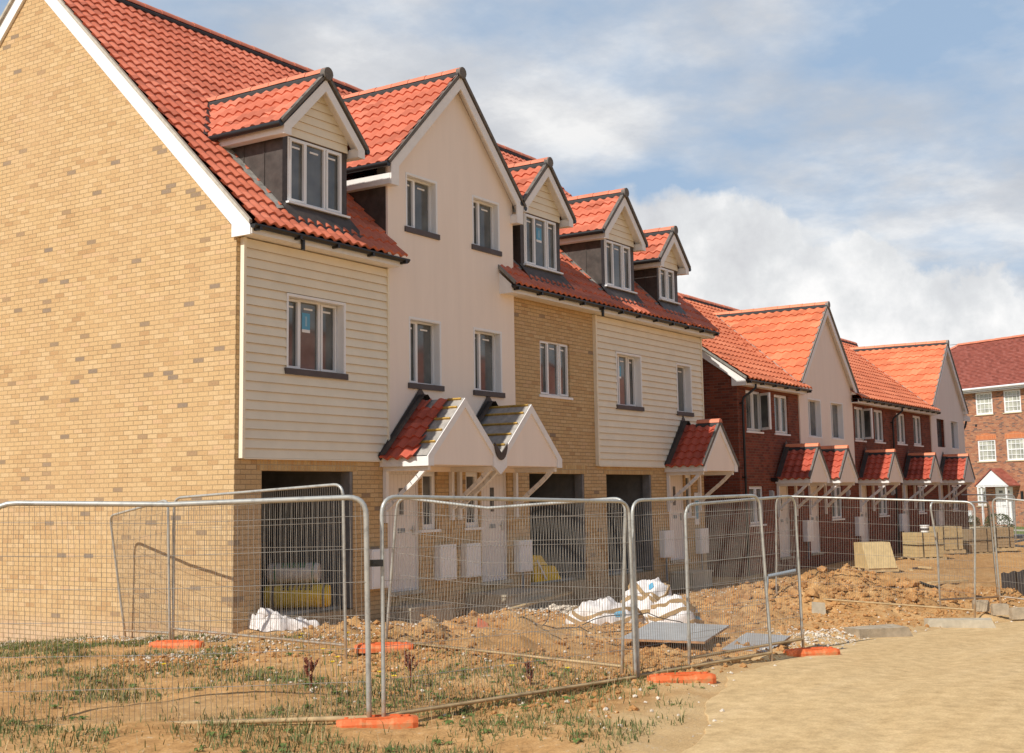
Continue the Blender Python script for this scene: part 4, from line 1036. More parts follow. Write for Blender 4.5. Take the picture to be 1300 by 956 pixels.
# ================================================================== FENCES
def arc_corner(a, c, b, r, n=6):
    a = V(a); b = V(b); c = V(c); da = (a-c).normalized(); db = (b-c).normalized(); p0 = c+da*r; p1 = c+db*r; out = []
    for i in range(n+1):
        t = i/n; out.append(p0*(1-t)**2+c*2*t*(1-t)+p1*t*t)
    return out
def fence(label, BL, BR, TL, TR, mids=(), r=.019, rail=.15, nw=62, group='mesh fence panels', post_mid_r=None, post_mid_l=None, buckle=0., hz=6, wr=.0023, mudmat='mudrail', rail_mid=None, cr=.17):
    BL, BR, TL, TR = map(V, (BL, BR, TL, TR)); f = thing('mesh_fence', label, 'fence', BL, 0, group)
    o = BL.copy()
    lp = [V(p) for p in (post_mid_l or [])]; rp = [V(p) for p in (post_mid_r or [])]
    mids = [V(p) for p in mids]
    path = [BL]+lp+arc_corner(lp[-1] if lp else BL, TL, mids[0] if mids else TR, cr)
    path += mids+arc_corner(mids[-1] if mids else TL, TR, rp[0] if rp else BR, .17)+rp+[BR]
    m = MB(); m.tube([p-o for p in path], r, 9); m.build('frame', 'galv', f)
    def col(a, lst, b, t):
        P = [a]+lst+[b]; L = [0]
        for p, q in zip(P, P[1:]): L.append(L[-1]+(q-p).length)
        s = t*L[-1]
        for i in range(len(P)-1):
            if s <= L[i+1] or i == len(P)-2: return P[i].lerp(P[i+1], (s-L[i])/(L[i+1]-L[i]))
    rl = rail/(TL-BL).length
    a = col(BL, lp, TL, rl); b = col(BR, rp[::-1], TR, rl)
    pr_ = [a]+([V(rail_mid)] if rail_mid else [])+[b]
    m = MB(); m.tube([p-o for p in pr_], r*.9, 8); m.build('bottom_rail', mudmat, f)
    w = MB(); dirn = (TR-TL).normalized(); nrm = dirn.cross(V((0,0,1))).normalized()
    def pt(u, v):
        L = col(BL, lp, TL, rl+(1-rl)*v); Rr = col(BR, rp[::-1], TR, rl+(1-rl)*v)
        p = L.lerp(Rr, u)
        if mids or rail_mid:
            top = col(TL, mids, TR, u); bot = col(a, pr_[1:-1], b, u); p2 = bot.lerp(top, v); p = p.lerp(p2, 1)+ (L.lerp(Rr, u)-a.lerp(b, u).lerp(TL.lerp(TR, u), v))
        if buckle: p = p+nrm*buckle*noise.noise(V((u*3+o.x, v*2.0, o.y)))+dirn*buckle*.5*noise.noise(V((u*5, v*4+o.x, 3)))*v
        return p
    for i in range(1, nw):
        u = i/nw; e = min(u, 1-u)*(TR-TL).length; vt = 1.0 if e > .17 else 1-(.17-math.sqrt(max(0, .17**2-(.17-e)**2)))/(TL-BL).length
        w.tube([pt(u, vt*k/5)-o for k in range(6)], wr, 3, smooth=False, caps=False)
    for j in range(hz+1):
        v = .01+.97*j/hz*.93
        w.tube([pt(k/14, v)-o for k in range(15)], wr*1.15, 3, smooth=False, caps=False)
    w.build('wire_mesh', 'wire', f)
    return f
fence('nearest mesh fence panel with dark sagging top bar in front of the buff gable', (-6.62,-3.74,-.16), (-4.68,-6.46,-.14), (-6.68,-3.73,1.955), (-4.72,-6.46,1.955), mids=[(-5.75,-5.05,1.915)], r=.025, cr=.26, nw=70, buckle=.06)
fence('near mesh fence panel in front of the unfinished porches, clamped at one post', (-4.55,-6.52,-.14), (-1.17,-7.27,-.17), (-4.53,-6.49,1.955), (-1.19,-7.25,1.86), r=.020, nw=84)
fence('mesh fence panel in front of the bulk bags, long mud-coated bottom rail to the road', (-1.10,-7.27,-.17), (1.38,-7.80,-.17), (-1.02,-7.20,1.87), (1.33,-7.74,1.90), nw=64)
fence('narrow mesh fence panel overlapping its neighbour and ending at the orange foot by the road', (.40,-7.16,-.16), (2.98,-7.60,-.18), (.42,-7.16,1.80), (2.90,-7.60,1.88), nw=64)
fence('leaning fence panel with a bent pale top bar in front of the doors', (-.74,-3.46,.0), (-.86,-6.93,-.12), (-.84,-3.75,1.95), (-.94,-7.08,1.90), mids=[(-.78,-5.10,1.80)], nw=84, buckle=.05)
fence('mesh fence panel before the first garage with pale straight bottom rail', (-1.12,.02,.02), (-1.56,-3.51,.0), (-1.27,-.12,1.99), (-1.74,-3.62,2.12), nw=84, rail=.16, mudmat='galv')
fence('small bent fence panel leaning towards the buff gable wall', (-.12,2.20,-.15), (-1.16,.04,.0), (-.45,2.22,1.735), (-1.36,-.10,1.97), nw=48, rail=.12, mudmat='galv', mids=[(-.95,1.05,1.845)])
fence('mesh fence panel in front of the big soil heap, pale bottom rail', (9.74,-4.54,-.20), (9.95,-8.14,-.36), (9.55,-4.70,1.86), (9.77,-8.30,1.70), nw=84, post_mid_r=[(9.72,-8.27,.85)], rail=.17)
fence('twisted fence panel with kinked left post near the road on the right', (10.63,-7.37,-.24), (13.30,-7.80,-.38), (10.35,-7.36,1.70), (13.05,-7.79,1.66), nw=60, post_mid_l=[(10.55,-7.40,.85)], mudmat='galv')
fence('dark leaning fence panel running out of the frame on the right', (12.81,-7.95,-.32), (12.3,-11.2,-.55), (12.50,-7.98,1.76), (12.12,-11.1,1.42), nw=60, mudmat='galv')
fence('distant mesh fence panel in front of the far brick house', (42.05,.74,-.38), (43.7,-1.77,-.40), (41.86,.58,1.70), (43.48,-1.87,1.64), nw=40, r=.025, mudmat='galv')
fence('panel between the leaning pale-topped panel and the bulk bags', (1.98,-4.9,-.12), (3.3,-7.0,-.20), (1.95,-4.95,1.55), (3.25,-7.05,1.60), nw=10, hz=2) if False else None
m = MB(); m.box((-.06,-.03,-.03),(.06,.03,.03)); m.tube([(-.02,-.05,0),(-.02,.06,0)], .012, 6)
o = m.build('fence_clamp', 'black'); o.location = (-4.615,-6.49,1.36); o.rotation_euler.z = R(-40); tag(o, 'small black clamp joining the two nearest fence posts', 'clamp')
# orange feet
def foot(x, y, rz_, label, L=.72):
    f = MB(); n = 10; vs = []; W = .115; H = .10
    prof = [(-W,0),(-W,.055),(-W*.72,H),(W*.72,H),(W,.055),(W,0)]
    xsn = [-L/2, -L/2+.05, -L/2+.13, -.14, -.10, .10, .14, L/2-.13, L/2-.05, L/2]; sc = [.72, .95, 1, 1, .9, .9, 1, 1, .95, .72]
    for q, k in zip(xsn, sc):
        for (a, b) in prof: vs.append((q, a*k, b*(.55+.45*k)))
    m_ = len(prof); fs = [(i*m_+j, i*m_+j+1, (i+1)*m_+j+1, (i+1)*m_+j) for i in range(len(xsn)-1) for j in range(m_-1)]
    fs += [tuple(range(m_)), tuple(range((len(xsn)-1)*m_, len(xsn)*m_))[::-1]]; f.add(vs, fs)
    o = f.build('fence_block', 'orange')
    o.location = (x, y, ground_h(x, y)-.012); o.rotation_euler.z = rz_
    tag(o, label, 'fence foot', 'orange plastic fence feet')
    r = MB()
    for q in (-.27, -.2, .2, .27): r.tube([(q, 0, H*.9), (q, 0, H+.012)], .025, 8)
    for a in (-.07, .07): r.box((-.2, a-.01, H-.006), (.2, a+.01, H+.008))
    c = r.build('rib', 'orange', o)
foot(2.35, -7.95, R(-42), 'bright orange fence foot at the right end, beside the sandy road')
foot(-1.10, -7.78, R(-46), 'orange fence foot at the bottom edge under the mud-coated rail')
foot(-1.12, -3.75, R(-55), 'orange fence foot left of the bent pale-topped panel, partly buried in clay')
foot(-1.45, -.42, R(-62), 'orange fence foot lying by the corner of the buff gable')
foot(-4.62, -6.50, R(-48), 'orange fence foot under the clamped pair of near fence posts')

# ================================================================== SITE CLUTTER
def blob_bag(label, loc, rx, ry_, h, seed, rot=0, straps=3, logo=None):
    m = MB(); nu, nv = 56, 22; vs = []
    for j in range(nv+1):
        ph = (j/nv)*math.pi*.5
        for i in range(nu):
            a = 2*math.pi*i/nu; d = V((math.cos(a)*math.cos(ph), math.sin(a)*math.cos(ph), math.sin(ph)))
            n = 1-abs(noise.noise(d*1.5+V((seed,0,0))))*.9; n2 = noise.fractal(d*3.2+V((0,seed,0)), .8, 2.2, 4); n3 = abs(noise.noise(d*5+V((seed,seed,0))))
            k = .66+.42*n+.05*n2-.05*n3
            vs.append(V((d.x*rx*k, d.y*ry_*k, d.z*h*(k*.95+.04*n2)-.04)))
    fs = [(j*nu+i, j*nu+(i+1) % nu, (j+1)*nu+(i+1) % nu, (j+1)*nu+i) for j in range(nv) for i in range(nu)]
    m.add(vs, fs, True); o = m.build('bulk_bag', 'bag'); x, y = loc; o.location = (x, y, ground_h(x, y)-.02); o.rotation_euler.z = rot
    tag(o, label, 'bulk bag', 'crumpled white bulk bags')
    for q in range(straps):
        s = MB(); off = (q-(straps-1)/2)*.42; pts = []; jrow = []
        j0 = int(nv*(.15+.22*q)); 
        for i in range(nu//2-6, nu+4): 
            ii = i % nu; jj = max(0, min(nv-1, j0+int(3*math.sin(i*.25+q+seed)))); pts.append(vs[jj*nu+ii]*1.015)
        for _ in range(2): pts = [pts[0]]+[(pts[i-1]+pts[i]*2+pts[i+1])/4 for i in range(1, len(pts)-1)]+[pts[-1]]
        for p, p2 in zip(pts, pts[1:]): s.beam(p*1.02, p2*1.02, .02, .06)
        s.build('webbing_strap', 'webbing', o)
    if logo:
        l = MB()
        for (i, j) in logo:
            c = []
            for di in range(4):
                for dj in range(4): c.append(vs[min(nv, j+dj)*nu+(i+di) % nu]*1.02)
            fs_ = [(a*4+b, (a+1)*4+b, (a+1)*4+b+1, a*4+b+1) for a in range(3) for b in range(3)]
            l.add(c, fs_, True)
        l.build('printed_mark', 'sticker', o)
blob_bag('flattened white bulk bag at the left of the heap of bags', (4.45,-3.75), .60, .36, .46, 1.3, R(-50), 2, [(44, 6)])
blob_bag('tallest crumpled white bulk bag with tan straps, in the middle of the heap', (5.25,-4.15), .50, .40, .80, 4.1, R(-50), 3, [(40, 14)])
blob_bag('rounded white bulk bag at the right end of the heap of bags', (4.95,-4.72), .46, .38, .58, 7.7, R(-60), 3, [(52, 5)])
# white sheet by the first garage
m = MB(); n1, n2 = 26, 16; vs = []
for j in range(n2+1):
    for i in range(n1+1):
        u = i/n1; v = j/n2; p = V((.30+.62*u, -.10-.62*u-.38*(v-.5), 0)); e = min(u, 1-u, v, 1-v)*5
        h = (.16+.20*(1-u)*.9)*min(1, e)**.6*(.6+.9*abs(noise.noise(V((u*4, v*3, 2)))))+.05*noise.noise(V((u*9, v*8, 1)))
        p.x += .05*noise.noise(V((u*3, v*5, 8))); p.y += .06*noise.noise(V((u*5, v*3, 5)))
        p.z = ground_h(p.x, p.y)+max(.0, h)+.012; vs.append(p)
m.add(vs, [(j*(n1+1)+i, j*(n1+1)+i+1, (j+1)*(n1+1)+i+1, (j+1)*(n1+1)+i) for j in range(n2) for i in range(n1)], True)
tag(m.build('plastic_sheet', 'bag'), 'crumpled white plastic sheet heaped at the foot of the first garage opening', 'plastic sheet')
def roll(a, b, r, mat, label, marks):
    a = V(a); b = V(b); d = (b-a).normalized(); m = MB(); n = 16; pts = [a.lerp(b, i/n) for i in range(n+1)]
    m.tube(pts, [r*(.9 if i in (0, n) else 1)*(1+.04*noise.noise(V((i*1.3, r, 3)))) for i in range(n+1)], 20)
    o = m.build('insulation_roll', mat); tag(o, label, 'insulation roll', 'rolls stacked in the first garage')
    for t in marks[0]: s = MB(); s.tube([a.lerp(b, t), a.lerp(b, t+.035)], r*1.035, 20); s.build('printed_band', marks[1], o)
    s = MB()
    for k in range(7):
        c = a.lerp(b, .3+.07*k); up = V((0,0,1)); sd = d.cross(up).normalized(); q = (sd*-1*.35+up*.94) if False else None
        for an in (40, 55, 68):
            v1 = (V((-.84,-.55,0)).normalized()*math.cos(R(an))+up*math.sin(R(an)))*(r*1.01)
            s.beam(c+v1-d*.018, c+v1+d*.018, .02, .03)
    s.build('printed_text', marks[1], o)
roll((1.62,.92,.39), (2.20,.06,.39), .185, 'wool', 'yellow insulation roll lying lowest inside the first garage', ([.12, .9], 'slate'))
roll((1.72,.95,.755), (2.16,.25,.755), .165, 'rollgrey', 'pale wrapped roll with green print resting on the yellow roll in the first garage', ([.14, .88], 'green'))
m = MB()
m.hexa([(8.7,.25,.18),(9.75,.25,.18),(9.75,.85,.18),(8.7,.85,.18),(8.72,.27,.50),(9.6,.30,.46),(9.6,.8,.52),(8.72,.82,.56)])
m.hexa([(8.65,.28,.515),(9.3,.31,.50),(9.3,.8,.56),(8.65,.8,.57),(8.68,.3,.72),(9.1,.33,.70),(9.1,.78,.74),(8.68,.78,.76)])
o = m.build('insulation_pack', 'wool'); tag(o, 'yellow insulation packs piled inside the second garage', 'insulation pack')
m = MB(); m.beam((8.8,.245,.62),(9.1,.22,.22), .02, .035); m.build('strap', 'whiteplastic', o)
# grey boards
def board(c, ax, ay, zc, label, th=.03):
    a = R(ax); U = V((math.cos(a), math.sin(a), .0)); W = V((-math.sin(a), math.cos(a), 0)); x, y = c; m = MB()
    L, Wd = ay; p = V((x, y, zc)); tl = V((0,0,.05))
    q = [p-U*L/2-W*Wd/2, p+U*L/2-W*Wd/2+tl*.4, p+U*L/2+W*Wd/2+tl, p-U*L/2+W*Wd/2+tl*.3]
    m.cur = 1; m.hexa([v-V((0,0,th)) for v in q]+[v-V((0,0,.002)) for v in q]); m.cur = 0; m.add(q, [(0,1,2,3)])
    o = m.build('board', ['grey_board', 'boardedge']); tag(o, label, 'board', 'grey boards lying on the soil'); return o
board((2.75,-5.85), 14, (1.95, 1.15), ground_h(2.75,-5.85)+.12, 'larger pale grey board lying on the clay behind the overlapping fence panels')
board((2.85,-7.0), 12, (1.75, .62), ground_h(2.85,-7.0)+.08, 'smaller pale grey board lying closest to the sandy road')
# heap clutter: pipes, slabs, blocks
m = MB(); m.tube([(9.35,-4.55,.36),(9.62,-5.0,.46)], .035, 10); m.tube([(9.35,-4.55,.36),(9.33,-4.53,.1)], .02, 8); tag(m.build('plastic_pipe', 'bluepipe'), 'grey plastic pipe end sticking out of the left side of the soil heap', 'pipe')
m = MB(); m.tube([(2.42,-2.36,ground_h(2.5,-2.4)+.07),(2.80,-2.88,ground_h(2.8,-2.9)+.06)], .033, 10); tag(m.build('plastic_pipe', 'bluepipe'), 'short grey plastic pipe lying on the stones in front of the second door', 'pipe')
m = MB(); m.tube([(2.25,-2.12,ground_h(2.25,-2.1)+.05),(2.34,-2.26,ground_h(2.3,-2.2)+.05)], .036, 10); tag(m.build('plastic_pipe', 'bluepipe'), 'stub of grey pipe just left of the short grey pipe', 'pipe')
gh = ground_h(1.0,-3.76)
m = MB(); m.hexa([(.93,-3.70,gh-.05),(1.05,-3.86,gh-.05),(1.1,-3.80,gh-.05),(.98,-3.66,gh-.05),(.97,-3.72,gh+.20),(1.04,-3.82,gh+.13),(1.08,-3.78,gh+.13),(1.0,-3.69,gh+.20)]); tag(m.build('loose_brick', 'redbrickbit'), 'orange-red brick standing on end in the clay', 'brick')
def loop(cx, cy, cz, rr, tilt):
    return [V((cx+rr*math.cos(a)*.547, cy-rr*math.cos(a)*.837, cz+rr*1.25*math.sin(a))) for a in [2*math.pi*i/28 for i in range(28)]]
gh = ground_h(1.7,-4.2)
m = MB(); m.tube(loop(1.72,-4.2,gh+.22,.17,0), .006, 5, closed=True)
m.tube([V((1.72+.25*i, -4.3-.12*i+.08*math.sin(i*2), ground_h(1.72+.25*i, -4.3-.12*i)+.03+.02*math.sin(i*1.4))) for i in range(9)], .007, 5)
tag(m.build('cable_coil', 'blackhose'), 'thin black cable rising in a single loop from the clay', 'cable')
m = MB(); m.tube([V((3.2+.1*i, -3.9-.13*i, ground_h(3.2+.1*i,-3.9-.13*i)+.02+.22*math.sin(math.pi*i/12)*(1 if i < 12 else 0))) for i in range(13)], .008, 5)
tag(m.build('cable_coil', 'blackhose'), 'black cable arching over the clay left of the bulk bags', 'cable')
m = MB(); m.tube([V((12.6+.12*i, -6.3-.14*i, ground_h(12.6+.12*i,-6.3-.14*i)+.035)) for i in range(9)], .03, 6)
tag(m.build('drain_hose', 'blackhose'), 'dark ribbed hose lying across the foot of the soil heap', 'hose')
def slab(label, p, size, rz_, tilt=0, mat='stone', name='stone_slab', grp=None):
    sx, sy, sz = size; m = MB(); j = lambda a: a*random.uniform(.88, 1.08); m.hexa([(-j(sx)/2,-j(sy)/2,0),(j(sx)/2,-j(sy)/2,0),(j(sx)/2,j(sy)/2,0),(-j(sx)/2,j(sy)/2,0),(-j(sx)/2,-j(sy)/2,sz),(j(sx)/2,-j(sy)/2,sz*.9),(j(sx)/2,j(sy)/2,sz),(-j(sx)/2,j(sy)/2,sz)])
    o = m.build(name, mat); x, y = p; o.location = (x, y, ground_h(x, y)-.01); o.rotation_euler = (tilt, 0, rz_); tag(o, label, 'stone slab' if name == 'stone_slab' else 'kerb stone', grp); return o
slab('grey tapered stone slab lying at the edge of the sandy road', (5.55,-7.80), (.95,.38,.17), R(-35))
slab('long flat concrete block under the bottom rail of the heap fence', (8.1,-8.35), (1.1,.22,.16), R(-62), mat='sandstone')
slab('pale stone lump poking out of the left flank of the heap', (9.25,-5.55), (.2,.25,.22), R(20), mat='sandstone')
kp = [(10.4,-8.15),(10.3,-8.5),(10.18,-8.84),(10.05,-9.18),(9.92,-9.52)]
k0 = None
for i, (x, y) in enumerate(kp):
    m = MB(); m.box((-.14,-.07,0),(.14,.09,.17)); m.box((-.13,-.06,.17),(.13,.08,.19))
    o = m.build('kerb_stone', 'stone') if k0 is None else k0.copy()
    if k0 is not None: COL.objects.link(o)
    k0 = k0 or o; o.location = (x, y, ground_h(x, y)+.04); o.rotation_euler.z = R(-68+5*(i % 3))
    tag(o, 'one of the short kerb stones in a row under the fence at the right edge', 'kerb stone', 'kerb stones in a row at the right')
# dark plastic barrier
m = MB(); vs = []
for i in range(13):
    t = i/12; p = V((14.93-.85*t*1.5, -7.53-.62*t*1.5, -.33)); zt = .12+.14*t*1.3+.02*math.sin(i*1.7); vs += [p, p+V((0,0,.35+zt))]
for k in (0, .02):
    m.add([v+V((k, k, 0)) for v in vs], [(2*i, 2*i+2, 2*i+3, 2*i+1) for i in range(12)])
m.add([vs[1+2*i]+V((d, d, 0)) for i in range(13) for d in (0, .02)], [(2*i, 2*i+2, 2*i+3, 2*i+1) for i in range(12)])
tag(m.build('plastic_barrier', 'silt'), 'low dark plastic sheet barrier standing in the clay at the right edge', 'barrier')
# block packs
def pallet(p, rz_, label, w=1.0, d=.9):
    m = MB()
    for i in range(5): x = -w/2+w*i/4-.0; m.box((x-.05,-d/2,.10),(x+.05,d/2,.12))
    for i in range(3): y = -d/2+.05+(d-.1)*i/2; m.box((-w/2-.05,y-.05,.02),(w/2+.05,y+.05,.098)) if i != 9 else None
    m.box((-w/2-.05,-d/2,0),(w/2+.05,-d/2+.1,.02))
    for x in (-w/2, 0, w/2):
        m.box((x-.06,-d/2-.002,.0),(x+.06,-d/2+.08,.10))
    o = m.build('pallet', 'timber'); x, y = p; o.location = (x, y, ground_h(x, y)); o.rotation_euler.z = rz_; tag(o, label, 'pallet', 'timber pallets under the block packs'); return o
def pack(p, rz_, label, w=.95, d=.85, h=.78, z=.12, mat='packing', lines=3):
    x, y = p; o = thing('block_pack', label, 'block pack', (x, y, ground_h(x, y)+z), rz_, 'wrapped packs of building blocks')
    m = MB(); nx_, nz_ = 4, 7
    for i in range(nx_):
        for j in range(nz_):
            a = -w/2+w*i/nx_; b = h*j/nz_; e = random.uniform(0, .012); m.box((a+.002,-d/2-e,b+.002),(a+w/nx_-.002,d/2+e,b+h/nz_-.002))
    m.build('blocks', mat, o)
    m = MB(); 
    for x_ in (-w*.28, w*.28): m.plate(frame((x_,0,0),(0,1,0),(0,0,1),(1,0,0)), rect(-d/2-.022, d/2+.022, 0, h+.02), [rect(-d/2-.014, d/2+.014, .002, h+.012)], -.012, .012)
    m.plate(frame((0,0,h*.5),(1,0,0),(0,1,0),(0,0,1)), rect(-w/2-.02,w/2+.02,-d/2-.024,d/2+.024), [rect(-w/2-.012,w/2+.012,-d/2-.016,d/2+.016)], -.012, .012)
    m.build('strap', 'blackhose', o)
    return o
RZP = R(-42)
pallet((28.9,-2.0), RZP, 'timber pallet under the block pack that carries the white tub'); pack((28.9,-2.0), RZP, 'strapped buff block pack with a white tub standing on top of it', z=.13)
pallet((31.6,-1.95), RZP, 'timber pallet under the strapped pack right of the white tub'); pack((31.6,-1.95), RZP, 'strapped buff block pack right of the one with the white tub', z=.13)
pallet((33.0,-2.6), RZP, 'timber pallet under the darker rearmost block packs'); pack((33.0,-2.6), RZP, 'darker brown block pack stacked beyond the strapped buff packs', z=.13, mat='packdark')
pallet((34.6,-3.0), RZP, 'timber pallet under the rightmost block pack'); pack((34.6,-3.0), RZP, 'rightmost low block pack, nearest the far road', z=.13, mat='packdark', h=.7)
# pack with sloping front
gz = ground_h(21.3,-2.8)
o = thing('block_pack', 'buff slab pack with sloping front face standing beyond the soil heap', 'block pack', (21.3,-2.8,gz), R(-45), 'wrapped packs of building blocks')
m = MB(); m.hexa([(-.42,-.45,.1),(.42,-.45,.1),(.42,.35,.1),(-.42,.35,.1),(-.42,-.10,.78),(.42,-.10,.78),(.42,.35,.78),(-.42,.35,.78)]); m.build('blocks', 'packing', o)
m = MB()
for i in range(5): m.hexa([(.4205,-.45+.15*i,.1),(.424,-.45+.15*i,.1),(.424,-.43+.15*i,.1),(.4205,-.43+.15*i,.1),(.4205,-.1+.09*i,.78),(.424,-.1+.09*i,.78),(.424,-.08+.09*i,.78),(.4205,-.08+.09*i,.78)])
m.build('joint_line', 'packdark', o)
pallet((21.3,-2.8), R(-45), 'low timber pallet under the sloping-fronted slab pack', .85, .85)
# tub
m = MB(); m.tube([(0,0,0),(0,0,.20)], [.125,.14], 20); 
o = m.build('plastic_tub', 'whiteplastic'); o.location = (28.85,-2.1,ground_h(28.9,-2.0)+.13+.79); tag(o, 'white plastic tub standing on the strapped block pack', 'tub')
m = MB(); m.tube([(0,0,.20),(0,0,.23)], .155, 20); m.build('lid', 'whiteplastic', o)
m = MB(); m.tube([(0,0,.06),(0,0,.13)], .139, 20); m.build('printed_band', 'slate', o)
# offcuts by the sloped pack
for i, (x, y, a, L) in enumerate(((22.9,-3.3,20,.7),(23.3,-3.5,-30,.6),(23.0,-3.7,60,.5))):
    m = MB(); m.box((-L/2,-.05,0),(L/2,.05,.05)); o = m.build('timber_offcut', 'timber' if i % 2 == 0 else 'slate'); o.location = (x, y, ground_h(x, y)+.01); o.rotation_euler.z = R(a)
    tag(o, ('pale timber offcut nearest the sloping slab pack', 'dark offcut lying between two pale offcuts', 'pale timber offcut lying rightmost of the little scatter')[i], 'timber', 'timber offcuts beside the sloping slab pack')
for i, (x, y, a, L, lab) in enumerate(((17.6,-5.7,-30,1.2,'long plank lying flat on the clay left of the kinked fence post'),(19.5,-8.3,-38,1.3,'dark plank lying on the clay behind the kinked fence panel'))):
    m = MB(); m.box((-L/2,-.07,0),(L/2,.07,.04)); o = m.build('plank', 'slate' if i else 'timber'); o.location = (x, y, ground_h(x, y)+.02); o.rotation_euler.z = R(a); tag(o, lab, 'plank', 'planks on the clay')
# bucket near third garage
m = MB(); m.tube([(0,0,0),(0,0,.26)], [.11,.15], 20); m.tube([(0,0,.25),(0,0,.27)], .16, 20)
o = m.build('bucket', 'blueplastic'); o.location = (12.75,-.35,ground_h(12.75,-.35)+.18); tag(o, 'blue bucket behind the bulk bags in front of the third garage', 'bucket')
m = MB(); m.tube([(-.15,0,.24),(-.12,0,.34),(0,0,.38),(.12,0,.34),(.15,0,.24)], .006, 6); m.build('handle', 'wire', o)
# doorstep slabs and planks at the doors
def step(x0, x1, y0, y1, z, label, mat='sandstone'):
    m = MB(); m.box((x0,y0,-.35),(x1,y1,z)); m.box((x0-.02,y0-.02,z),(x1+.02,y1,z+.04)); tag(m.build('door_step', mat), label, 'step', 'rough door steps')
step(3.55, 4.75, -.55, -.01, .06, 'low concrete step below the first front door'); step(5.9, 7.5, -.9, -.01, .12, 'broad sandy concrete step below the second front door'); step(14.4, 15.5, -.6, -.01, .02, 'narrow concrete step below the third front door')
m = MB(); m.box((-1.5,-.06,0),(1.5,.06,.04)); o = m.build('plank', 'timber'); o.location = (6.6,-1.15,-.02); o.rotation_euler = (0, R(-2), R(8)); tag(o, 'long timber plank bridging the trench before the second door', 'plank', 'planks on the clay')
# twine on the fence
m = MB()
for k in range(5): m.tube([V((2.45+.03*k, -6.9-.02*k, .42+.05*k)), V((2.40, -6.86, .55-.03*k)), V((2.52, -6.94+.02*k, .66-.1*k))], .006, 4)
# notices seen on the wall by the third door
m = MB(); m.fbox(FRONT, 15.87, 16.12, 1.15, 1.95, .012, .02); m.cur = 1; m.fbox(FRONT, 15.90, 16.09, 1.3, 1.75, .02, .022); m.cur = 0
tag(m.build('notice_board', ['whiteplastic', 'sticker']), 'narrow white notice with a blue panel on the wall right of the third door', 'notice')
# overhead wire far away
m = MB(); m.tube([(80.46-.33*i, 14.65-1.03*i, 12.32-.019*i+.012*((i-6)**2-36)*.3) for i in range(13)], .015, 4); tag(m.build('overhead_wire', 'black'), 'thin dark overhead wire crossing the sky above the far brick house', 'wire')

# ================================================================== CAMERA, LIGHT, SKY
yaw, pit, rol = R(56.83093457), R(6.92010609), R(0.94468312)
f = V((math.sin(yaw)*math.cos(pit), math.cos(yaw)*math.cos(pit), math.sin(pit)))
r = V((math.cos(yaw), -math.sin(yaw), 0)); d = -(r.cross(f))
c, s = math.cos(rol), math.sin(rol); r2 = c*r+s*d; d2 = -s*r+c*d
cam = bpy.data.cameras.new('camera'); co = bpy.data.objects.new('camera', cam); COL.objects.link(co)
co.matrix_world = Matrix(((r2.x, -d2.x, -f.x, -13.68), (r2.y, -d2.y, -f.y, -13.92), (r2.z, -d2.z, -f.z, 1.94), (0,0,0,1)))
cam.sensor_width = 36; cam.lens = 36*1617.23/1300; cam.shift_x = 0; cam.shift_y = -44.5/1300; cam.clip_end = 2000; cam.clip_start = .1
scene.camera = co
SD = V((-1.1, .14, 1.0)).normalized()
sun = bpy.data.lights.new('sun', 'SUN'); sun.energy = 4.6; sun.angle = R(.53); sun.color = (1.0, .95, .86)
so = bpy.data.objects.new('sun', sun); COL.objects.link(so); so.rotation_euler = SD.to_track_quat('Z', 'Y').to_euler(); so.location = (-30, 5, 30)
w = bpy.data.worlds.new('World'); scene.world = w; w.use_nodes = True; nt = w.node_tree; nt.nodes.clear(); g = NG(nt)
sky = g.n('ShaderNodeTexSky'); sky.sky_type = 'NISHITA'; sky.sun_disc = False; sky.sun_elevation = math.asin(SD.z); sky.sun_rotation = math.atan2(SD.x, SD.y)
sky.air_density = 1.0; sky.dust_density = .6; sky.ozone_density = 1.2
tc = g.n('ShaderNodeTexCoord').outputs['Generated']; x, y, z = g.sep(tc)[:3]
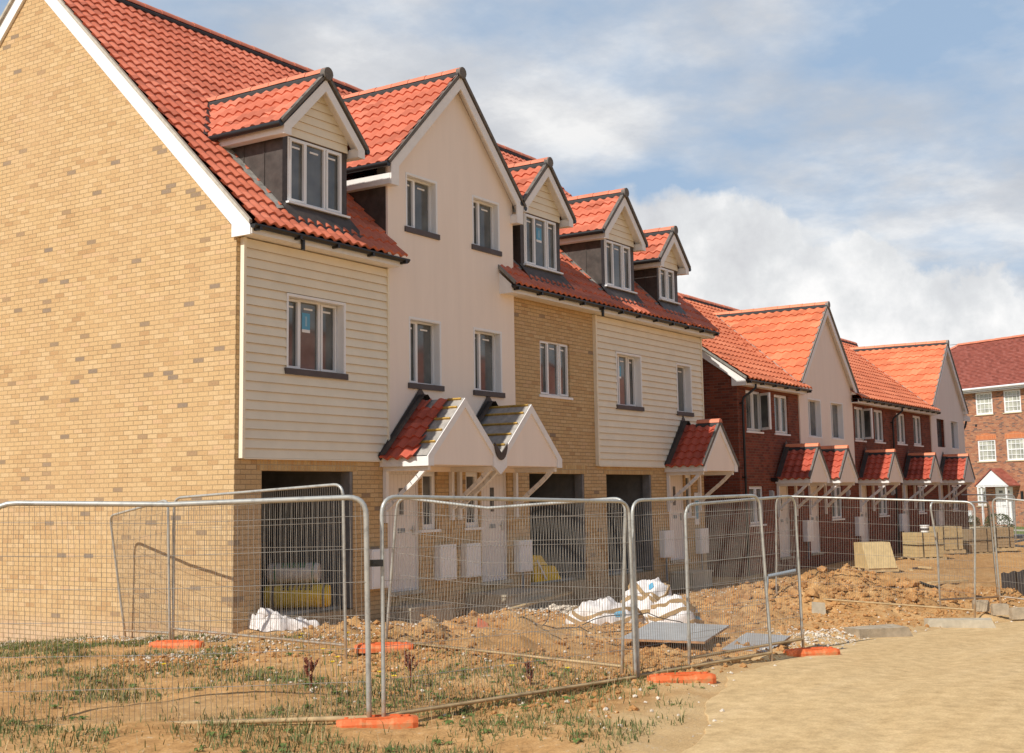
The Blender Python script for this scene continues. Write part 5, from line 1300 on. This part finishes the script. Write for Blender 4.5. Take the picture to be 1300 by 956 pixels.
# clouds live on a plane high overhead: direction / height
zz = g.math('ADD', g.math('MAXIMUM', z, 0.0), .16)
cp = g.comb(g.math('DIVIDE', x, zz), g.math('DIVIDE', y, zz), 0.0)
n1 = g.noise(1.25, 9, .56, cp); 
mp = g.n('ShaderNodeMapping'); mp.inputs['Location'].default_value = (4.3, 1.7, .6); g.l(cp, mp.inputs[0])
n2 = g.noise(2.6, 8, .6, mp.outputs[0])
mask = g.ramp(n1, [(.42, .04), (.49, .42), (.56, .85), (.63, 1)])
bank = g.ramp(g.math('ADD', z, g.math('MULTIPLY', g.math('SUBTRACT', g.noise(3.2, 8, .6, tc), .5), .30)), [(.12, 1), (.185, .95), (.20, 0)])
mask = g.math('MAXIMUM', mask, bank)
cc = g.ramp(n2, [(.36, (5.6, 5.85, 6.3)), (.5, (6.8, 6.95, 7.25)), (.64, (9.0, 9.0, 9.0))])
n3 = g.noise(7, 8, .6, tc)
bc = g.ramp(n3, [(.38, (6.3, 6.35, 6.6)), (.50, (7.9, 8.0, 8.1)), (.60, (10.2, 10.1, 10.0))])
cc = g.mix(bank, cc, bc)
blue = g.mix(.75, sky.outputs[0], (3.9, 5.4, 7.4, 1))
clear = g.mix(.5, sky.outputs[0], (.95, 1.45, 2.5, 1))
side = g.ramp(y, [(.0, .55), (.16, 1)])  # unseen sky behind the camera and overhead darkened to cut fill on the facades
up = g.ramp(z, [(.48, 1), (.75, .25)])
side = g.math('MULTIPLY', side, up)
colr = g.mix(side, clear, g.mix(mask, blue, cc))
# keep levels at two ancestors: thing > part > sub-part
bpy.context.view_layer.update()
for o in list(COL.objects):
    ch = []; p = o
    while p.parent is not None: ch.append(p); p = p.parent
    if len(ch) > 2: o.parent = ch[-2+0] if len(ch) == 2 else ch[len(ch)-1]
bg = g.n('ShaderNodeBackground'); bg.inputs['Strength'].default_value = .10; g.l(colr, bg.inputs[0])
wo = g.n('ShaderNodeOutputWorld'); g.l(bg.outputs[0], wo.inputs[0])
vs_ = scene.view_settings; vs_.view_transform = 'Standard'; vs_.look = 'None'; vs_.exposure = 0.0; vs_.gamma = 1; vs_.use_curve_mapping = False
scene.cycles.max_bounces = 6
